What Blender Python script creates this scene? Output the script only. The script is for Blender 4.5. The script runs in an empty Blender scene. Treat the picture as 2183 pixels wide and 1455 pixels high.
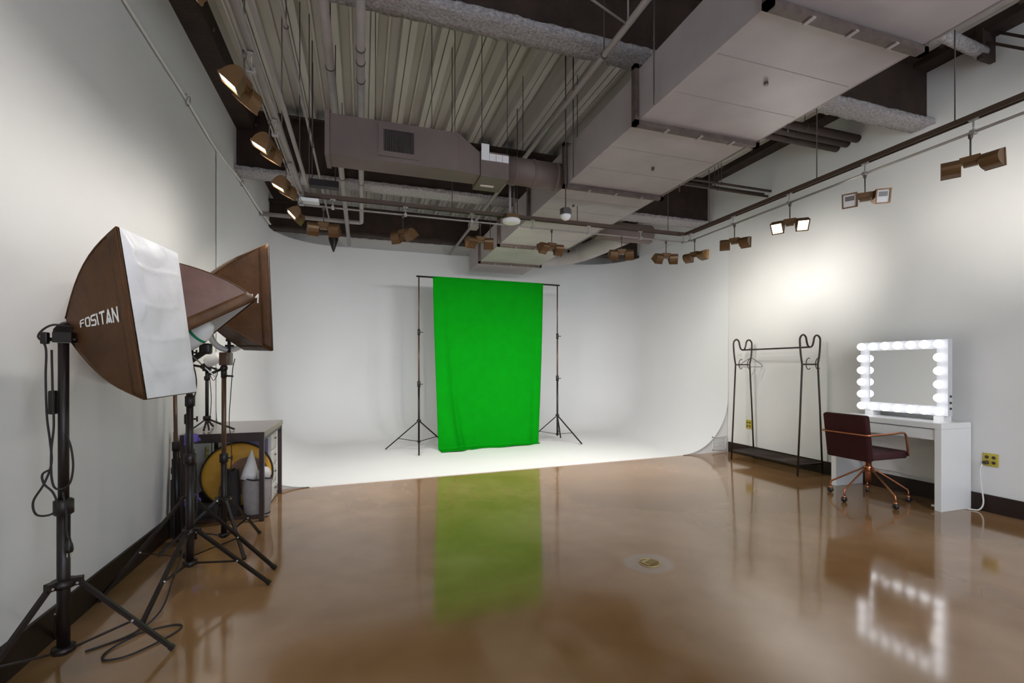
import bpy, bmesh, math, random
from mathutils import Vector, Matrix
random.seed(7)
PI = math.pi
S = bpy.context.scene
COL = S.collection

# ------------------------------------------------------------------ camera
cd = bpy.data.cameras.new('camera'); cam = bpy.data.objects.new('camera', cd); COL.objects.link(cam)
cd.sensor_width = 36.0; cd.lens = 36.0*985.8/2183.0; cd.shift_y = 0.0246; cd.clip_start = 0.05
cam.location = (0, 0, 1.30); cam.rotation_euler = (PI/2, 0, -math.radians(17.93))
S.camera = cam
# ------------------------------------------------------------------ world + exposure
w = bpy.data.worlds.new('world'); S.world = w; w.use_nodes = True
bg = w.node_tree.nodes['Background']; bg.inputs[0].default_value = (0.80, 0.88, 1.0, 1); bg.inputs[1].default_value = 3.0
S.view_settings.view_transform = 'Standard'; S.view_settings.look = 'None'
S.view_settings.gamma = 1.0; S.view_settings.use_curve_mapping = False
S.view_settings.exposure = 0.82
TRACK_POWER = 5.0
TRACK_COL = (1.0, 0.955, 0.895)
BULB_STRENGTH = 1.35

# ------------------------------------------------------------------ room numbers (metres)
XL, XR = -1.41, 5.34          # left and right wall faces
YF, YB = -2.6, 9.22           # wall behind the camera, upper back wall
ZD = 4.30                     # underside of the roof deck
CYT = 3.50                    # top of the cyclorama

# ------------------------------------------------------------------ materials
MATS = {}
def mat(name, col, rough=0.5, metal=0.0, noise=0.0, nscale=8.0, bump=0.0, bscale=30.0, spec=0.5, emit=None, estr=0.0, coat=0.0, sheen=0.0, stretch=None, ior=None):
    m = bpy.data.materials.new(name); m.use_nodes = True
    nt = m.node_tree; b = nt.nodes['Principled BSDF']
    b.inputs['Base Color'].default_value = (*col, 1); b.inputs['Roughness'].default_value = rough
    b.inputs['Metallic'].default_value = metal; b.inputs['Specular IOR Level'].default_value = spec
    b.inputs['Coat Weight'].default_value = coat
    if sheen: b.inputs['Sheen Weight'].default_value = sheen
    if ior: b.inputs['IOR'].default_value = ior
    tc = nt.nodes.new('ShaderNodeTexCoord'); src = tc.outputs['Object']
    if stretch:
        mp = nt.nodes.new('ShaderNodeMapping'); mp.inputs['Scale'].default_value = stretch
        nt.links.new(src, mp.inputs[0]); src = mp.outputs[0]
    if noise:
        n = nt.nodes.new('ShaderNodeTexNoise'); n.inputs['Scale'].default_value = nscale; n.inputs['Detail'].default_value = 5
        nt.links.new(src, n.inputs['Vector'])
        r = nt.nodes.new('ShaderNodeValToRGB')
        r.color_ramp.elements[0].position = 0.3; r.color_ramp.elements[1].position = 0.7
        r.color_ramp.elements[0].color = (*[c*(1-noise) for c in col], 1)
        r.color_ramp.elements[1].color = (*[min(1, c*(1+noise)) for c in col], 1)
        nt.links.new(n.outputs['Fac'], r.inputs[0]); nt.links.new(r.outputs[0], b.inputs['Base Color'])
    if bump:
        n2 = nt.nodes.new('ShaderNodeTexNoise'); n2.inputs['Scale'].default_value = bscale; n2.inputs['Detail'].default_value = 4
        nt.links.new(src, n2.inputs['Vector'])
        bp = nt.nodes.new('ShaderNodeBump'); bp.inputs['Strength'].default_value = bump; bp.inputs['Distance'].default_value = 0.02
        nt.links.new(n2.outputs['Fac'], bp.inputs['Height']); nt.links.new(bp.outputs[0], b.inputs['Normal'])
    if emit:
        b.inputs['Emission Color'].default_value = (*emit, 1); b.inputs['Emission Strength'].default_value = estr
    MATS[name] = m
    return m

mat('wall_paint', (0.74, 0.735, 0.72), 0.55, noise=0.02, nscale=1.5, bump=0.03, bscale=60)
mat('cyc_paint', (0.77, 0.775, 0.78), 0.6, noise=0.015, nscale=1.2)
mat('deck', (0.52, 0.485, 0.435), 0.5, noise=0.08, nscale=1.2)
mat('spray', (0.36, 0.335, 0.335), 0.95, noise=0.35, nscale=45, bump=1.0, bscale=55)
mat('web', (0.030, 0.016, 0.011), 0.85, noise=0.3, nscale=6, bump=0.4, bscale=40)  # cross-beam webs' shade put into the colour; their coating is presumably grey
mat('duct', (0.36, 0.32, 0.318), 0.55, noise=0.10, nscale=2.5, bump=0.04, bscale=9)
mat('duct_shade_brown', (0.135, 0.096, 0.084), 0.55, noise=0.12, nscale=3)  # shade of the branch duct's unlit front put into the colour; likely grey paint
mat('duct_seam', (0.27, 0.235, 0.23), 0.6)
mat('flange', (0.085, 0.058, 0.048), 0.6, noise=0.3, nscale=20)
mat('pipe', (0.30, 0.265, 0.25), 0.5, noise=0.1, nscale=6)
mat('pipe_dark', (0.040, 0.022, 0.017), 0.6, noise=0.2, nscale=12)
mat('rod', (0.06, 0.045, 0.04), 0.5)
mat('bronze', (0.135, 0.068, 0.024), 0.42, metal=0.45, noise=0.1, nscale=12)
mat('track', (0.085, 0.052, 0.036), 0.45, metal=0.3)
mat('track_rail', (0.36, 0.33, 0.31), 0.4, metal=0.3)
mat('white_metal', (0.78, 0.78, 0.76), 0.4)
mat('lens_on', (0.9, 0.88, 0.8), 0.4, emit=(1.0, 0.97, 0.88), estr=9.0)
mat('lens_off', (0.62, 0.58, 0.54), 0.35)
mat('lens_dark', (0.12, 0.10, 0.09), 0.3)
mat('base_dark', (0.020, 0.010, 0.007), 0.45, spec=0.3)
mat('green', (0.0, 0.245, 0.004), 0.85, noise=0.05, nscale=6, spec=0.08)
mat('black_metal', (0.012, 0.0075, 0.0065), 0.38, spec=0.35)
mat('bolt', (0.6, 0.58, 0.55), 0.3, metal=0.9)
mat('fabric_dark', (0.070, 0.029, 0.009), 0.5, noise=0.3, nscale=5, bump=0.25, bscale=14, spec=0.22)
mat('fabric_lit', (0.115, 0.066, 0.058), 0.5, noise=0.15, nscale=7, bump=0.2, bscale=12, spec=0.25)  # softbox fabric made lighter: light from above put into the colour
mat('lining', (0.70, 0.69, 0.68), 0.35, metal=0.15)
mat('diffuser', (0.70, 0.70, 0.74), 0.42, noise=0.05, nscale=6, bump=0.25, bscale=11)
mat('print_white', (0.75, 0.74, 0.70), 0.6)
mat('white_plastic', (0.74, 0.74, 0.72), 0.35)
mat('green_band', (0.0, 0.22, 0.10), 0.4)
mat('brown_pole', (0.10, 0.052, 0.03), 0.35, metal=0.3)
mat('ring_body', (0.55, 0.52, 0.48), 0.35)
mat('desk_top', (0.20, 0.165, 0.15), 0.22, noise=0.15, nscale=5)
mat('desk_edge', (0.30, 0.27, 0.21), 0.5)
mat('desk_frame', (0.028, 0.015, 0.013), 0.4)
mat('drawer_white', (0.66, 0.64, 0.62), 0.45)
mat('yellow', (0.55, 0.27, 0.008), 0.55, noise=0.2, nscale=7, bump=0.35, bscale=9)
mat('gold_brown', (0.17, 0.072, 0.028), 0.5, noise=0.3, nscale=9)
mat('black_cloth', (0.014, 0.009, 0.009), 0.7)
mat('grey_mesh', (0.30, 0.27, 0.265), 0.8, noise=0.12, nscale=20)
mat('white_cloth', (0.66, 0.63, 0.62), 0.8, noise=0.08, nscale=10)
mat('purple', (0.13, 0.085, 0.42), 0.45)
mat('purple_cloth', (0.13, 0.10, 0.20), 0.7, noise=0.3, nscale=6)
mat('rack_metal', (0.030, 0.016, 0.012), 0.4, metal=0.2)
mat('vanity_white', (0.78, 0.775, 0.76), 0.22)
mat('vanity_line', (0.22, 0.17, 0.13), 0.6)
mat('mirror', (0.86, 0.87, 0.87), 0.02, metal=1.0)
mat('bulb', (1, 1, 1), 0.3, emit=(0.93, 0.95, 1.0), estr=BULB_STRENGTH)
mat('burgundy', (0.036, 0.007, 0.007), 0.75, noise=0.2, nscale=14, spec=0.2)
mat('plum_seat', (0.055, 0.018, 0.022), 0.7, noise=0.15, nscale=14, spec=0.3)
mat('copper', (0.50, 0.20, 0.10), 0.25, metal=0.9)
mat('caster', (0.02, 0.014, 0.014), 0.25)
mat('brass_plate', (0.52, 0.42, 0.06), 0.4, metal=0.2)
mat('socket_dark', (0.05, 0.035, 0.02), 0.5)
mat('grille_white', (0.66, 0.64, 0.63), 0.55)
mat('drain_brass', (0.30, 0.20, 0.06), 0.35, metal=0.7)
mat('drain_light', (0.52, 0.40, 0.20), 0.35, metal=0.6)
mat('paper', (0.72, 0.68, 0.66), 0.7)
mat('paper_line', (0.25, 0.22, 0.21), 0.7)
mat('rope', (0.66, 0.65, 0.62), 0.6)
mat('glass', (0.9, 0.92, 0.95), 0.0)
gb = MATS['glass'].node_tree.nodes['Principled BSDF']; gb.inputs['Transmission Weight'].default_value = 1.0; gb.inputs['IOR'].default_value = 1.02

def floor_material():
    m = bpy.data.materials.new('polished_concrete'); m.use_nodes = True; nt = m.node_tree; b = nt.nodes['Principled BSDF']
    tc = nt.nodes.new('ShaderNodeTexCoord')
    n1 = nt.nodes.new('ShaderNodeTexNoise'); n1.inputs['Scale'].default_value = 0.9; n1.inputs['Detail'].default_value = 3; n1.inputs['Roughness'].default_value = 0.5
    n1.inputs['Distortion'].default_value = 0.6
    nt.links.new(tc.outputs['Object'], n1.inputs['Vector'])
    r1 = nt.nodes.new('ShaderNodeValToRGB'); e = r1.color_ramp.elements
    e[0].position = 0.30; e[0].color = (0.205, 0.105, 0.034, 1)
    e[1].position = 0.72; e[1].color = (0.340, 0.200, 0.105, 1)
    k = r1.color_ramp.elements.new(0.5); k.color = (0.270, 0.150, 0.064, 1)
    nt.links.new(n1.outputs['Fac'], r1.inputs[0])
    n2 = nt.nodes.new('ShaderNodeTexNoise'); n2.inputs['Scale'].default_value = 4; n2.inputs['Detail'].default_value = 2
    nt.links.new(tc.outputs['Object'], n2.inputs['Vector'])
    mx = nt.nodes.new('ShaderNodeMixRGB'); mx.blend_type = 'SOFT_LIGHT'; mx.inputs[0].default_value = 0.2
    nt.links.new(r1.outputs[0], mx.inputs[1]); nt.links.new(n2.outputs['Fac'], mx.inputs[2])
    # poured patch around the floor box
    vm = nt.nodes.new('ShaderNodeVectorMath'); vm.operation = 'DISTANCE'; vm.inputs[1].default_value = (1.81, 2.635, 0)
    nt.links.new(tc.outputs['Object'], vm.inputs[0])
    ad = nt.nodes.new('ShaderNodeMath'); ad.operation = 'MULTIPLY_ADD'; ad.inputs[1].default_value = 0.12
    nt.links.new(n2.outputs['Fac'], ad.inputs[0]); nt.links.new(vm.outputs['Value'], ad.inputs[2])
    rr = nt.nodes.new('ShaderNodeValToRGB'); rr.color_ramp.elements[0].position = 0.19; rr.color_ramp.elements[0].color = (0.6, 0.6, 0.6, 1)
    rr.color_ramp.elements[1].position = 0.24; rr.color_ramp.elements[1].color = (0, 0, 0, 1)
    nt.links.new(ad.outputs[0], rr.inputs[0])
    m2 = nt.nodes.new('ShaderNodeMixRGB'); m2.inputs[2].default_value = (0.33, 0.27, 0.22, 1)
    nt.links.new(rr.outputs[0], m2.inputs[0]); nt.links.new(mx.outputs[0], m2.inputs[1])
    nt.links.new(m2.outputs[0], b.inputs['Base Color'])
    ro = nt.nodes.new('ShaderNodeMapRange'); ro.inputs['To Min'].default_value = 0.09; ro.inputs['To Max'].default_value = 0.11
    b.inputs['Roughness'].default_value = 0.10
    b.inputs['IOR'].default_value = 2.3; b.inputs['Specular IOR Level'].default_value = 0.5
    MATS['floor'] = m
floor_material()

# ------------------------------------------------------------------ mesh builder
def V(*a): return Vector(a)
class MB:
    def __init__(self): self.v = []; self.f = []; self.s = []
    def add(self, vs, fs, smooth=False):
        o = len(self.v); self.v += [Vector(p) for p in vs]
        for q in fs: self.f.append([i+o for i in q]); self.s.append(smooth)
        return self
    def box(self, x0, x1, y0, y1, z0, z1):
        vs = [(x, y, z) for z in (z0, z1) for y in (y0, y1) for x in (x0, x1)]
        return self.add(vs, [(0,2,3,1),(4,5,7,6),(0,1,5,4),(2,6,7,3),(0,4,6,2),(1,3,7,5)])
    def obox(self, c, ax, ay, az):       # oriented box: centre and three half-axis vectors
        c, ax, ay, az = map(Vector, (c, ax, ay, az))
        vs = [c+sx*ax+sy*ay+sz*az for sz in (-1,1) for sy in (-1,1) for sx in (-1,1)]
        return self.add(vs, [(0,2,3,1),(4,5,7,6),(0,1,5,4),(2,6,7,3),(0,4,6,2),(1,3,7,5)])
    def bar(self, a, b, wd, ht=None, up=(0,0,1)):
        a, b = Vector(a), Vector(b); d = b-a; ht = ht or wd
        u = Vector(up)
        if abs(d.normalized().dot(u)) > 0.99: u = Vector((1,0,0))
        s = d.cross(u).normalized(); t = s.cross(d).normalized()
        return self.obox((a+b)/2, d/2, s*wd/2, t*ht/2)
    def rbox(self, x0, x1, y0, y1, z0, z1, r=0.01, seg=3, M=None, smooth=True):
        bm = bmesh.new(); bmesh.ops.create_cube(bm, size=1.0)
        for v in bm.verts: v.co = Vector(((x0+x1)/2+v.co.x*(x1-x0), (y0+y1)/2+v.co.y*(y1-y0), (z0+z1)/2+v.co.z*(z1-z0)))
        bmesh.ops.bevel(bm, geom=list(bm.edges), offset=r, segments=seg, profile=0.5, affect='EDGES')
        bm.verts.index_update()
        vs = [(M @ v.co) if M else v.co.copy() for v in bm.verts]
        self.add(vs, [[v.index for v in f.verts] for f in bm.faces], smooth); bm.free(); return self
    def tube(self, pts, r, n=10, cap=True, closed=False):
        pts = [Vector(p) for p in pts]; m = len(pts)
        rs = r if isinstance(r, (list, tuple)) else [r]*m
        vs = []; prev = None
        for i, p in enumerate(pts):
            if closed: d = pts[(i+1) % m]-pts[i-1]
            else: d = pts[min(i+1, m-1)]-pts[max(i-1, 0)]
            d.normalize()
            if prev is None:
                u = Vector((0,0,1)) if abs(d.z) < 0.9 else Vector((1,0,0))
                a = d.cross(u).normalized()
            else:
                a = prev-d*prev.dot(d)
                a = a.normalized() if a.length > 1e-6 else d.orthogonal().normalized()
            prev = a; b = d.cross(a)
            for k in range(n):
                t = 2*PI*k/n; vs.append(p+(a*math.cos(t)+b*math.sin(t))*rs[i])
        fs = []
        for i in range(m if closed else m-1):
            j = (i+1) % m
            for k in range(n): fs.append((i*n+k, i*n+(k+1) % n, j*n+(k+1) % n, j*n+k))
        self.add(vs, fs, True)
        if cap and not closed:
            o = len(self.v)-m*n
            self.f.append([o+k for k in range(n)][::-1]); self.s.append(False)
            self.f.append([o+(m-1)*n+k for k in range(n)]); self.s.append(False)
        return self
    def cyl(self, a, b, r, n=14): return self.tube([a, b], r, n)
    def lathe(self, prof, c, axis=(0,0,1), n=20, smooth=True):   # prof: (radius, height)
        c = Vector(c); ax = Vector(axis).normalized(); a = ax.orthogonal().normalized(); b = ax.cross(a)
        vs = []
        for (r, h) in prof:
            for k in range(n):
                t = 2*PI*k/n; vs.append(c+ax*h+(a*math.cos(t)+b*math.sin(t))*r)
        fs = [(i*n+k, i*n+(k+1) % n, (i+1)*n+(k+1) % n, (i+1)*n+k) for i in range(len(prof)-1) for k in range(n)]
        self.add(vs, fs, smooth); o = len(self.v)-len(vs)
        self.f.append([o+k for k in range(n)][::-1]); self.s.append(False)
        self.f.append([o+(len(prof)-1)*n+k for k in range(n)]); self.s.append(False)
        return self
    def ball(self, c, r, n=14, m=8, sc=(1,1,1)):
        c = Vector(c); vs = [c+Vector((0,0,-r*sc[2]))]
        for i in range(1, m):
            t = PI*i/m
            for k in range(n): vs.append(c+Vector((r*math.sin(t)*math.cos(2*PI*k/n)*sc[0], r*math.sin(t)*math.sin(2*PI*k/n)*sc[1], -r*math.cos(t)*sc[2])))
        vs.append(c+Vector((0,0,r*sc[2]))); L = len(vs)-1
        fs = [(0, 1+(k+1) % n, 1+k) for k in range(n)]
        for i in range(m-2):
            for k in range(n): fs.append((1+i*n+k, 1+i*n+(k+1) % n, 1+(i+1)*n+(k+1) % n, 1+(i+1)*n+k))
        fs += [(L, 1+(m-2)*n+k, 1+(m-2)*n+(k+1) % n) for k in range(n)]
        return self.add(vs, fs, True)
    def prism(self, poly, off):     # planar polygon (3-D points) extruded by a vector
        poly = [Vector(p) for p in poly]; off = Vector(off); n = len(poly)
        fs = [list(range(n))[::-1], list(range(n, 2*n))]+[(i, (i+1) % n, n+(i+1) % n, n+i) for i in range(n)]
        return self.add(poly+[p+off for p in poly], fs)
    def grid(self, fn, nu, nv, smooth=True):
        vs = [fn(i/nu, j/nv) for j in range(nv+1) for i in range(nu+1)]
        return self.add(vs, [(j*(nu+1)+i, j*(nu+1)+i+1, (j+1)*(nu+1)+i+1, (j+1)*(nu+1)+i) for j in range(nv) for i in range(nu)], smooth)
    def mesh(self, name, shift=None):
        me = bpy.data.meshes.new(name)
        vs = [p-shift for p in self.v] if shift else self.v
        me.from_pydata(vs, [], self.f); me.polygons.foreach_set('use_smooth', self.s); me.update()
        bm = bmesh.new(); bm.from_mesh(me); bmesh.ops.recalc_face_normals(bm, faces=bm.faces); bm.to_mesh(me); bm.free()
        return me
ORG = {}
def part(name, mb, m, parent=None, local=False, solid=0):
    """one mesh object; coordinates are world unless local=True"""
    sh = None
    if parent is not None and not local: sh = ORG[parent]
    me = mb.mesh(name, sh); o = bpy.data.objects.new(name, me); COL.objects.link(o)
    me.materials.append(MATS[m])
    if parent is not None: o.parent = parent; ORG[o] = ORG[parent]
    else: ORG[o] = Vector((0,0,0))
    if solid:
        md = o.modifiers.new('solid', 'SOLIDIFY'); md.thickness = solid; md.offset = 0
    return o
def tag(o, label, cat, group=None):
    o['label'] = label; o['category'] = cat
    if group: o['group'] = group
    return o
def thing(name, label, cat, loc, rz=0, group=None):
    o = bpy.data.objects.new(name, None); o.empty_display_size = 0.05; COL.objects.link(o)
    o.location = loc; o.rotation_euler = (0, 0, rz); ORG[o] = Vector(loc)
    return tag(o, label, cat, group)
def struct(name, mb, m, label=None, parent=None):
    o = part(name, mb, m, parent)
    if parent is None: o['kind'] = 'structure'
    if label: o['label'] = label
    return o
def arc(c, r, a0, a1, n, ux=(1,0,0), uy=(0,0,1)):
    c, ux, uy = Vector(c), Vector(ux), Vector(uy)
    return [c+ux*r*math.cos(a0+(a1-a0)*i/n)+uy*r*math.sin(a0+(a1-a0)*i/n) for i in range(n+1)]
def spline(pts, per=6):
    pts = [Vector(p) for p in pts]; q = [2*pts[0]-pts[1]]+pts+[2*pts[-1]-pts[-2]]; out = []
    for i in range(1, len(q)-2):
        for k in range(per):
            t = k/per; a, b, c, d = q[i-1], q[i], q[i+1], q[i+2]
            out.append(0.5*((2*b)+(c-a)*t+(2*a-5*b+4*c-d)*t*t+(3*b-a-3*c+d)*t**3))
    return out+[pts[-1]]

# ================================================================== THE ROOM SHELL
struct('floor', MB().box(XL-0.2, XR+0.2, YF-0.2, YB+0.2, -0.2, 0.0), 'floor', 'polished brown concrete floor')
struct('wall_left', MB().box(XL-0.2, XL, YF, YB, 0, ZD+0.15), 'wall_paint', 'white painted left wall')
struct('wall_right', MB().box(XR, XR+0.2, YF, YB, 0, ZD+0.15), 'wall_paint', 'white painted right wall')
struct('wall_back', MB().box(XL-0.2, XR+0.2, YB, YB+0.2, 0, ZD+0.15), 'wall_paint', 'upper back wall above the cyclorama')
# wall behind the camera; its wide window is added to let in fill light
wf = MB(); wx0, wx1, wz0, wz1 = -0.6, 4.5, 0.5, 3.3
wf.box(XL-0.2, wx0, YF-0.2, YF, 0, ZD+0.15); wf.box(wx1, XR+0.2, YF-0.2, YF, 0, ZD+0.15)
wf.box(wx0, wx1, YF-0.2, YF, 0, wz0); wf.box(wx0, wx1, YF-0.2, YF, wz1, ZD+0.15)
struct('wall_front', wf, 'wall_paint', 'white wall behind the viewer')
wn = MB()
for a, b in ((wx0, wx0+0.06), (wx1-0.06, wx1), (1.07, 1.13), (2.77, 2.83)): wn.box(a, b, YF-0.12, YF-0.06, wz0, wz1)
wn.box(wx0, wx1, YF-0.12, YF-0.06, wz0, wz0+0.06); wn.box(wx0, wx1, YF-0.12, YF-0.06, wz1-0.06, wz1)
win = struct('window_added', wn, 'base_dark', 'added dark framed fill-light window behind the viewer')
for a, b in ((wx0+0.06, 1.07), (1.13, 2.77), (2.83, wx1-0.06)):
    part('pane', MB().box(a, b, YF-0.095, YF-0.09, wz0+0.06, wz1-0.06), 'glass', win)
struct('baseboard_left', MB().box(XL, XL+0.016, YF, 5.33, 0, 0.155), 'base_dark', 'dark rubber baseboard along the left wall')
struct('baseboard_right', MB().box(XR-0.016, XR, YF, 5.715, 0, 0.155), 'base_dark', 'dark rubber baseboard along the right wall')

# ---- cyclorama: coved floor and rounded corners, one seamless sheet
CX0, CX1, CYB = XL+0.008, XR-0.008, 9.08
def front_y(x): return 5.36+(x-CX0)/(CX1-CX0)*0.36
RC, RV = 0.86, 1.0
path = []
n = 14
for i in range(n+1): path.append((V(CX0, front_y(CX0)+(CYB-RV-front_y(CX0))*i/n, 0), V(1,0,0)))
for i in range(1, 12):
    t = PI-(PI/2)*i/12; path.append((V(CX0+RV+RV*math.cos(t), CYB-RV+RV*math.sin(t), 0), V(-math.cos(t), -math.sin(t), 0)))
for i in range(n+1): path.append((V(CX0+RV+(CX1-CX0-2*RV)*i/n, CYB, 0), V(0,-1,0)))
for i in range(1, 12):
    t = PI/2-(PI/2)*i/12; path.append((V(CX1-RV+RV*math.cos(t), CYB-RV+RV*math.sin(t), 0), V(-math.cos(t), -math.sin(t), 0)))
for i in range(n+1): path.append((V(CX1, CYB-RV-(CYB-RV-front_y(CX1))*i/n, 0), V(-1,0,0)))
prof = [(0.0, CYT), (0.0, 2.6), (0.0, 1.7), (0.0, RC)]+[(RC-RC*math.cos(t*PI/2/16), RC-RC*math.sin(t*PI/2/16)) for t in range(1, 17)]
ZC = 0.008
cy = MB(); vs = []; npth = len(path)
for (p, nn) in path:
    for (s, z) in prof:
        q = p+nn*s
        if p is path[0][0] or p is path[-1][0]: q.y = front_y(q.x)
        vs.append((q.x, q.y, z+ZC))
npf = len(prof)
fs = [(i*npf+j, i*npf+j+1, (i+1)*npf+j+1, (i+1)*npf+j) for i in range(npth-1) for j in range(npf-1)]
cy.add(vs, fs, True)
ring = [Vector(vs[i*npf+npf-1]) for i in range(npth)]       # inner edge of the cove: fill with strips to a mid line
mid = []
for q in ring: mid.append(V(q.x, q.y, ZC))
a_, b_ = ring[0], ring[-1]
# floor field: fan of quads mirrored left/right
h = npth//2; fl = []; fv = list(ring)
fl = [(i, i+1, npth-2-i, npth-1-i) for i in range(h)]
cy.add(fv, fl, False)
# thin front lip
cy.add([(a_.x, a_.y, ZC), (b_.x, b_.y, ZC), (b_.x, b_.y, 0), (a_.x, a_.y, 0)], [(0,1,2,3)])
cyc = part('wall_cyclorama', cy, 'cyc_paint'); cyc['kind'] = 'structure'; cyc['label'] = 'white seamless cyclorama with coved floor and rounded corners'
# end fascias under the coves (recessed a touch behind the lip)
for nm, x_wall, sgn in (('trim_1', CX0, 1), ('trim_2', CX1, -1)):
    poly = [(x_wall, 0, 0), (x_wall+sgn*RC, 0, 0)]+[(x_wall+sgn*(RC-RC*math.cos(t*PI/2/16)), 0, RC-RC*math.sin(t*PI/2/16)) for t in range(15, -1, -1)]
    poly = [(x, front_y(x)+0.02, z) for (x, y, z) in poly]
    struct(nm, MB().prism(poly, (0, 0.03, 0)), 'wall_paint', 'white fascia closing the end of the cyclorama cove')

# ---- roof deck: folded steel sheets with ribs running away from the camera
ce = struct('ceiling', MB().box(XL-0.2, XR+0.2, YF-0.2, YB+0.2, ZD+0.18, ZD+0.32), 'deck', 'ribbed steel roof deck')
PER = 0.335; x0 = -1.672; PH = 0.0
def deck_profile(xa):
    a = xa
    D = 0.125
    return [(a, 0), (a+0.059, 0), (a+0.061, 0.03), (a+0.069, 0.03), (a+0.071, 0), (a+0.13, 0), (a+0.142, D), (a+0.215, D), (a+0.222, D-0.03), (a+0.243, D-0.03), (a+0.25, D), (a+0.323, D), (a+0.335, 0)]
k = 0
while x0+PH+k*PER < XR+0.1:
    xa = x0+PH+k*PER; pr = deck_profile(xa); m_ = MB(); vs = []
    for (x, z) in pr: vs += [(x, YF-0.1, ZD+z), (x, YB+0.1, ZD+z)]
    m_.add(vs, [(2*i, 2*i+1, 2*i+3, 2*i+2) for i in range(len(pr)-1)])
    part('deck_panel', m_, 'deck', ce); k += 1

# ---- dark edge beams along both side walls
for nm, lab, xa, xb, zz in (('edge_beam', 'dark steel edge beam on top of the left wall', XL, XL+0.20, 4.10), ('edge_beam', 'dark steel edge beam on top of the right wall', XR-0.20, XR, 4.22)):
    t = thing(nm, lab, 'beam', ((xa+xb)/2, 3.0, zz))
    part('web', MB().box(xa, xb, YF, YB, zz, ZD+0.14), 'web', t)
    for i in range(14):
        y = 1.2+i*0.55; xx = xb if xa < 0 else xa
        part('bolt', MB().box(xx-0.012, xx+0.012, y, y+0.03, zz+0.05, zz+0.08), 'flange', t)

# ---- three cross beams with sprayed fireproofing on the bottom flange
def jitter_flange(y0, y1, z0, th):
    m_ = MB(); nx = 150; rows = 8
    def fn(u, v):
        a = 2*PI*v; yy = (y0+y1)/2+math.cos(a)*(y1-y0)/2*1.0; zz = z0+th/2+math.sin(a)*th/2
        c = max(abs(math.cos(a)), abs(math.sin(a)))
        yy = (y0+y1)/2+math.cos(a)/c*(y1-y0)/2; zz = z0+th/2+math.sin(a)/c*th/2
        return V(XL+0.002+u*(XR-XL-0.004), yy+random.uniform(-.005, .005), zz+random.uniform(-.005, .005))
    m_.grid(fn, nx, 16); return m_
for lab, y0, y1, z0, z1 in (('near steel cross beam with rough sprayed flange above the duct', 3.03, 3.24, 3.68, ZD),
                        ('middle steel cross beam with sprayed flange beyond the branch duct', 6.06, 6.34, 3.58, ZD),
                        ('far dark steel cross beam in front of the back wall', 8.12, 8.34, 3.50, 3.96)):
    t = thing('cross_beam', lab, 'beam', (2.0, (y0+y1)/2, z0))
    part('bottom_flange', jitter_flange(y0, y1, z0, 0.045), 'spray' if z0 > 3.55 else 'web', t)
    ym = (y0+y1)/2
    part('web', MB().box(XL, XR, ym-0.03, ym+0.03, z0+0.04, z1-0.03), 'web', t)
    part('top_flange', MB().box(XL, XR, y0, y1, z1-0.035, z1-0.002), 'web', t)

# ================================================================== DUCTWORK
DX0, DX1, DZ0, DZ1 = 1.76, 2.75, 2.95, 3.29
main = thing('main_duct', 'large grey rectangular duct running the length of the ceiling', 'duct', (2.25, 3.0, DZ0))
cuts = [YF+0.02, -1.5, -0.45, 0.58, 1.63, 2.70, 3.84, 4.80, 5.98, 7.05, 7.87]
for i in range(len(cuts)-1):
    a, b = cuts[i], cuts[i+1]
    e = 0.0 if i % 2 == 0 else 0.006
    m_ = MB().box(DX0+e, DX1-e, a+0.002, b-0.002, DZ0+e, DZ1-e)
    o = part('duct_section', m_, 'duct', main)
    if b > 1.0:      # cross-break creases
        for q in (0.33, 0.66):
            part('seam', MB().box(DX0+e+0.02, DX1-e-0.02, a+(b-a)*q, a+(b-a)*q+0.004, DZ0+e-0.0015, DZ0+e+0.002), 'duct_seam', o)
for y in cuts[1:-1]:
    fm = MB(); g = 0.032
    fm.box(DX0-g, DX1+g, y-0.022, y+0.022, DZ0-g, DZ0-0.0005); fm.box(DX0-g, DX1+g, y-0.022, y+0.022, DZ1+0.0005, DZ1+g)
    fm.box(DX0-g, DX0-0.0005, y-0.022, y+0.022, DZ0-g, DZ1+g); fm.box(DX1+0.0005, DX1+g, y-0.022, y+0.022, DZ0-g, DZ1+g)
    fo = part('flange', fm, 'flange', main)
    for kx in (0.22, 0.5, 0.78):
        part('clip', MB().box(DX0+(DX1-DX0)*kx, DX0+(DX1-DX0)*kx+0.02, y-0.028, y+0.028, DZ0-g-0.006, DZ0-g+0.001), 'pipe', fo)
for y in (0.9, 2.45, 3.6, 5.1, 6.3):
    for x in (DX0-0.045, DX1+0.045):
        part('hanger_rod', MB().cyl((x, y, DZ0-0.03), (x, y, ZD+0.02), 0.005, 6), 'rod', main)
for (x, y) in ((2.23, 2.1), (2.3, 3.3), (2.05, 4.3)):
    part('test_plug', MB().cyl((x, y, DZ0-0.018), (x, y, DZ0+0.004), 0.012, 8), 'rod', main)
# conduit running along the right edge of the duct
tag(part('conduit', MB().cyl((2.86, YF+0.05, 3.02), (2.86, 6.4, 3.02), 0.011, 8), 'pipe'), 'thin conduit running along the right edge of the large duct', 'conduit')

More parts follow.
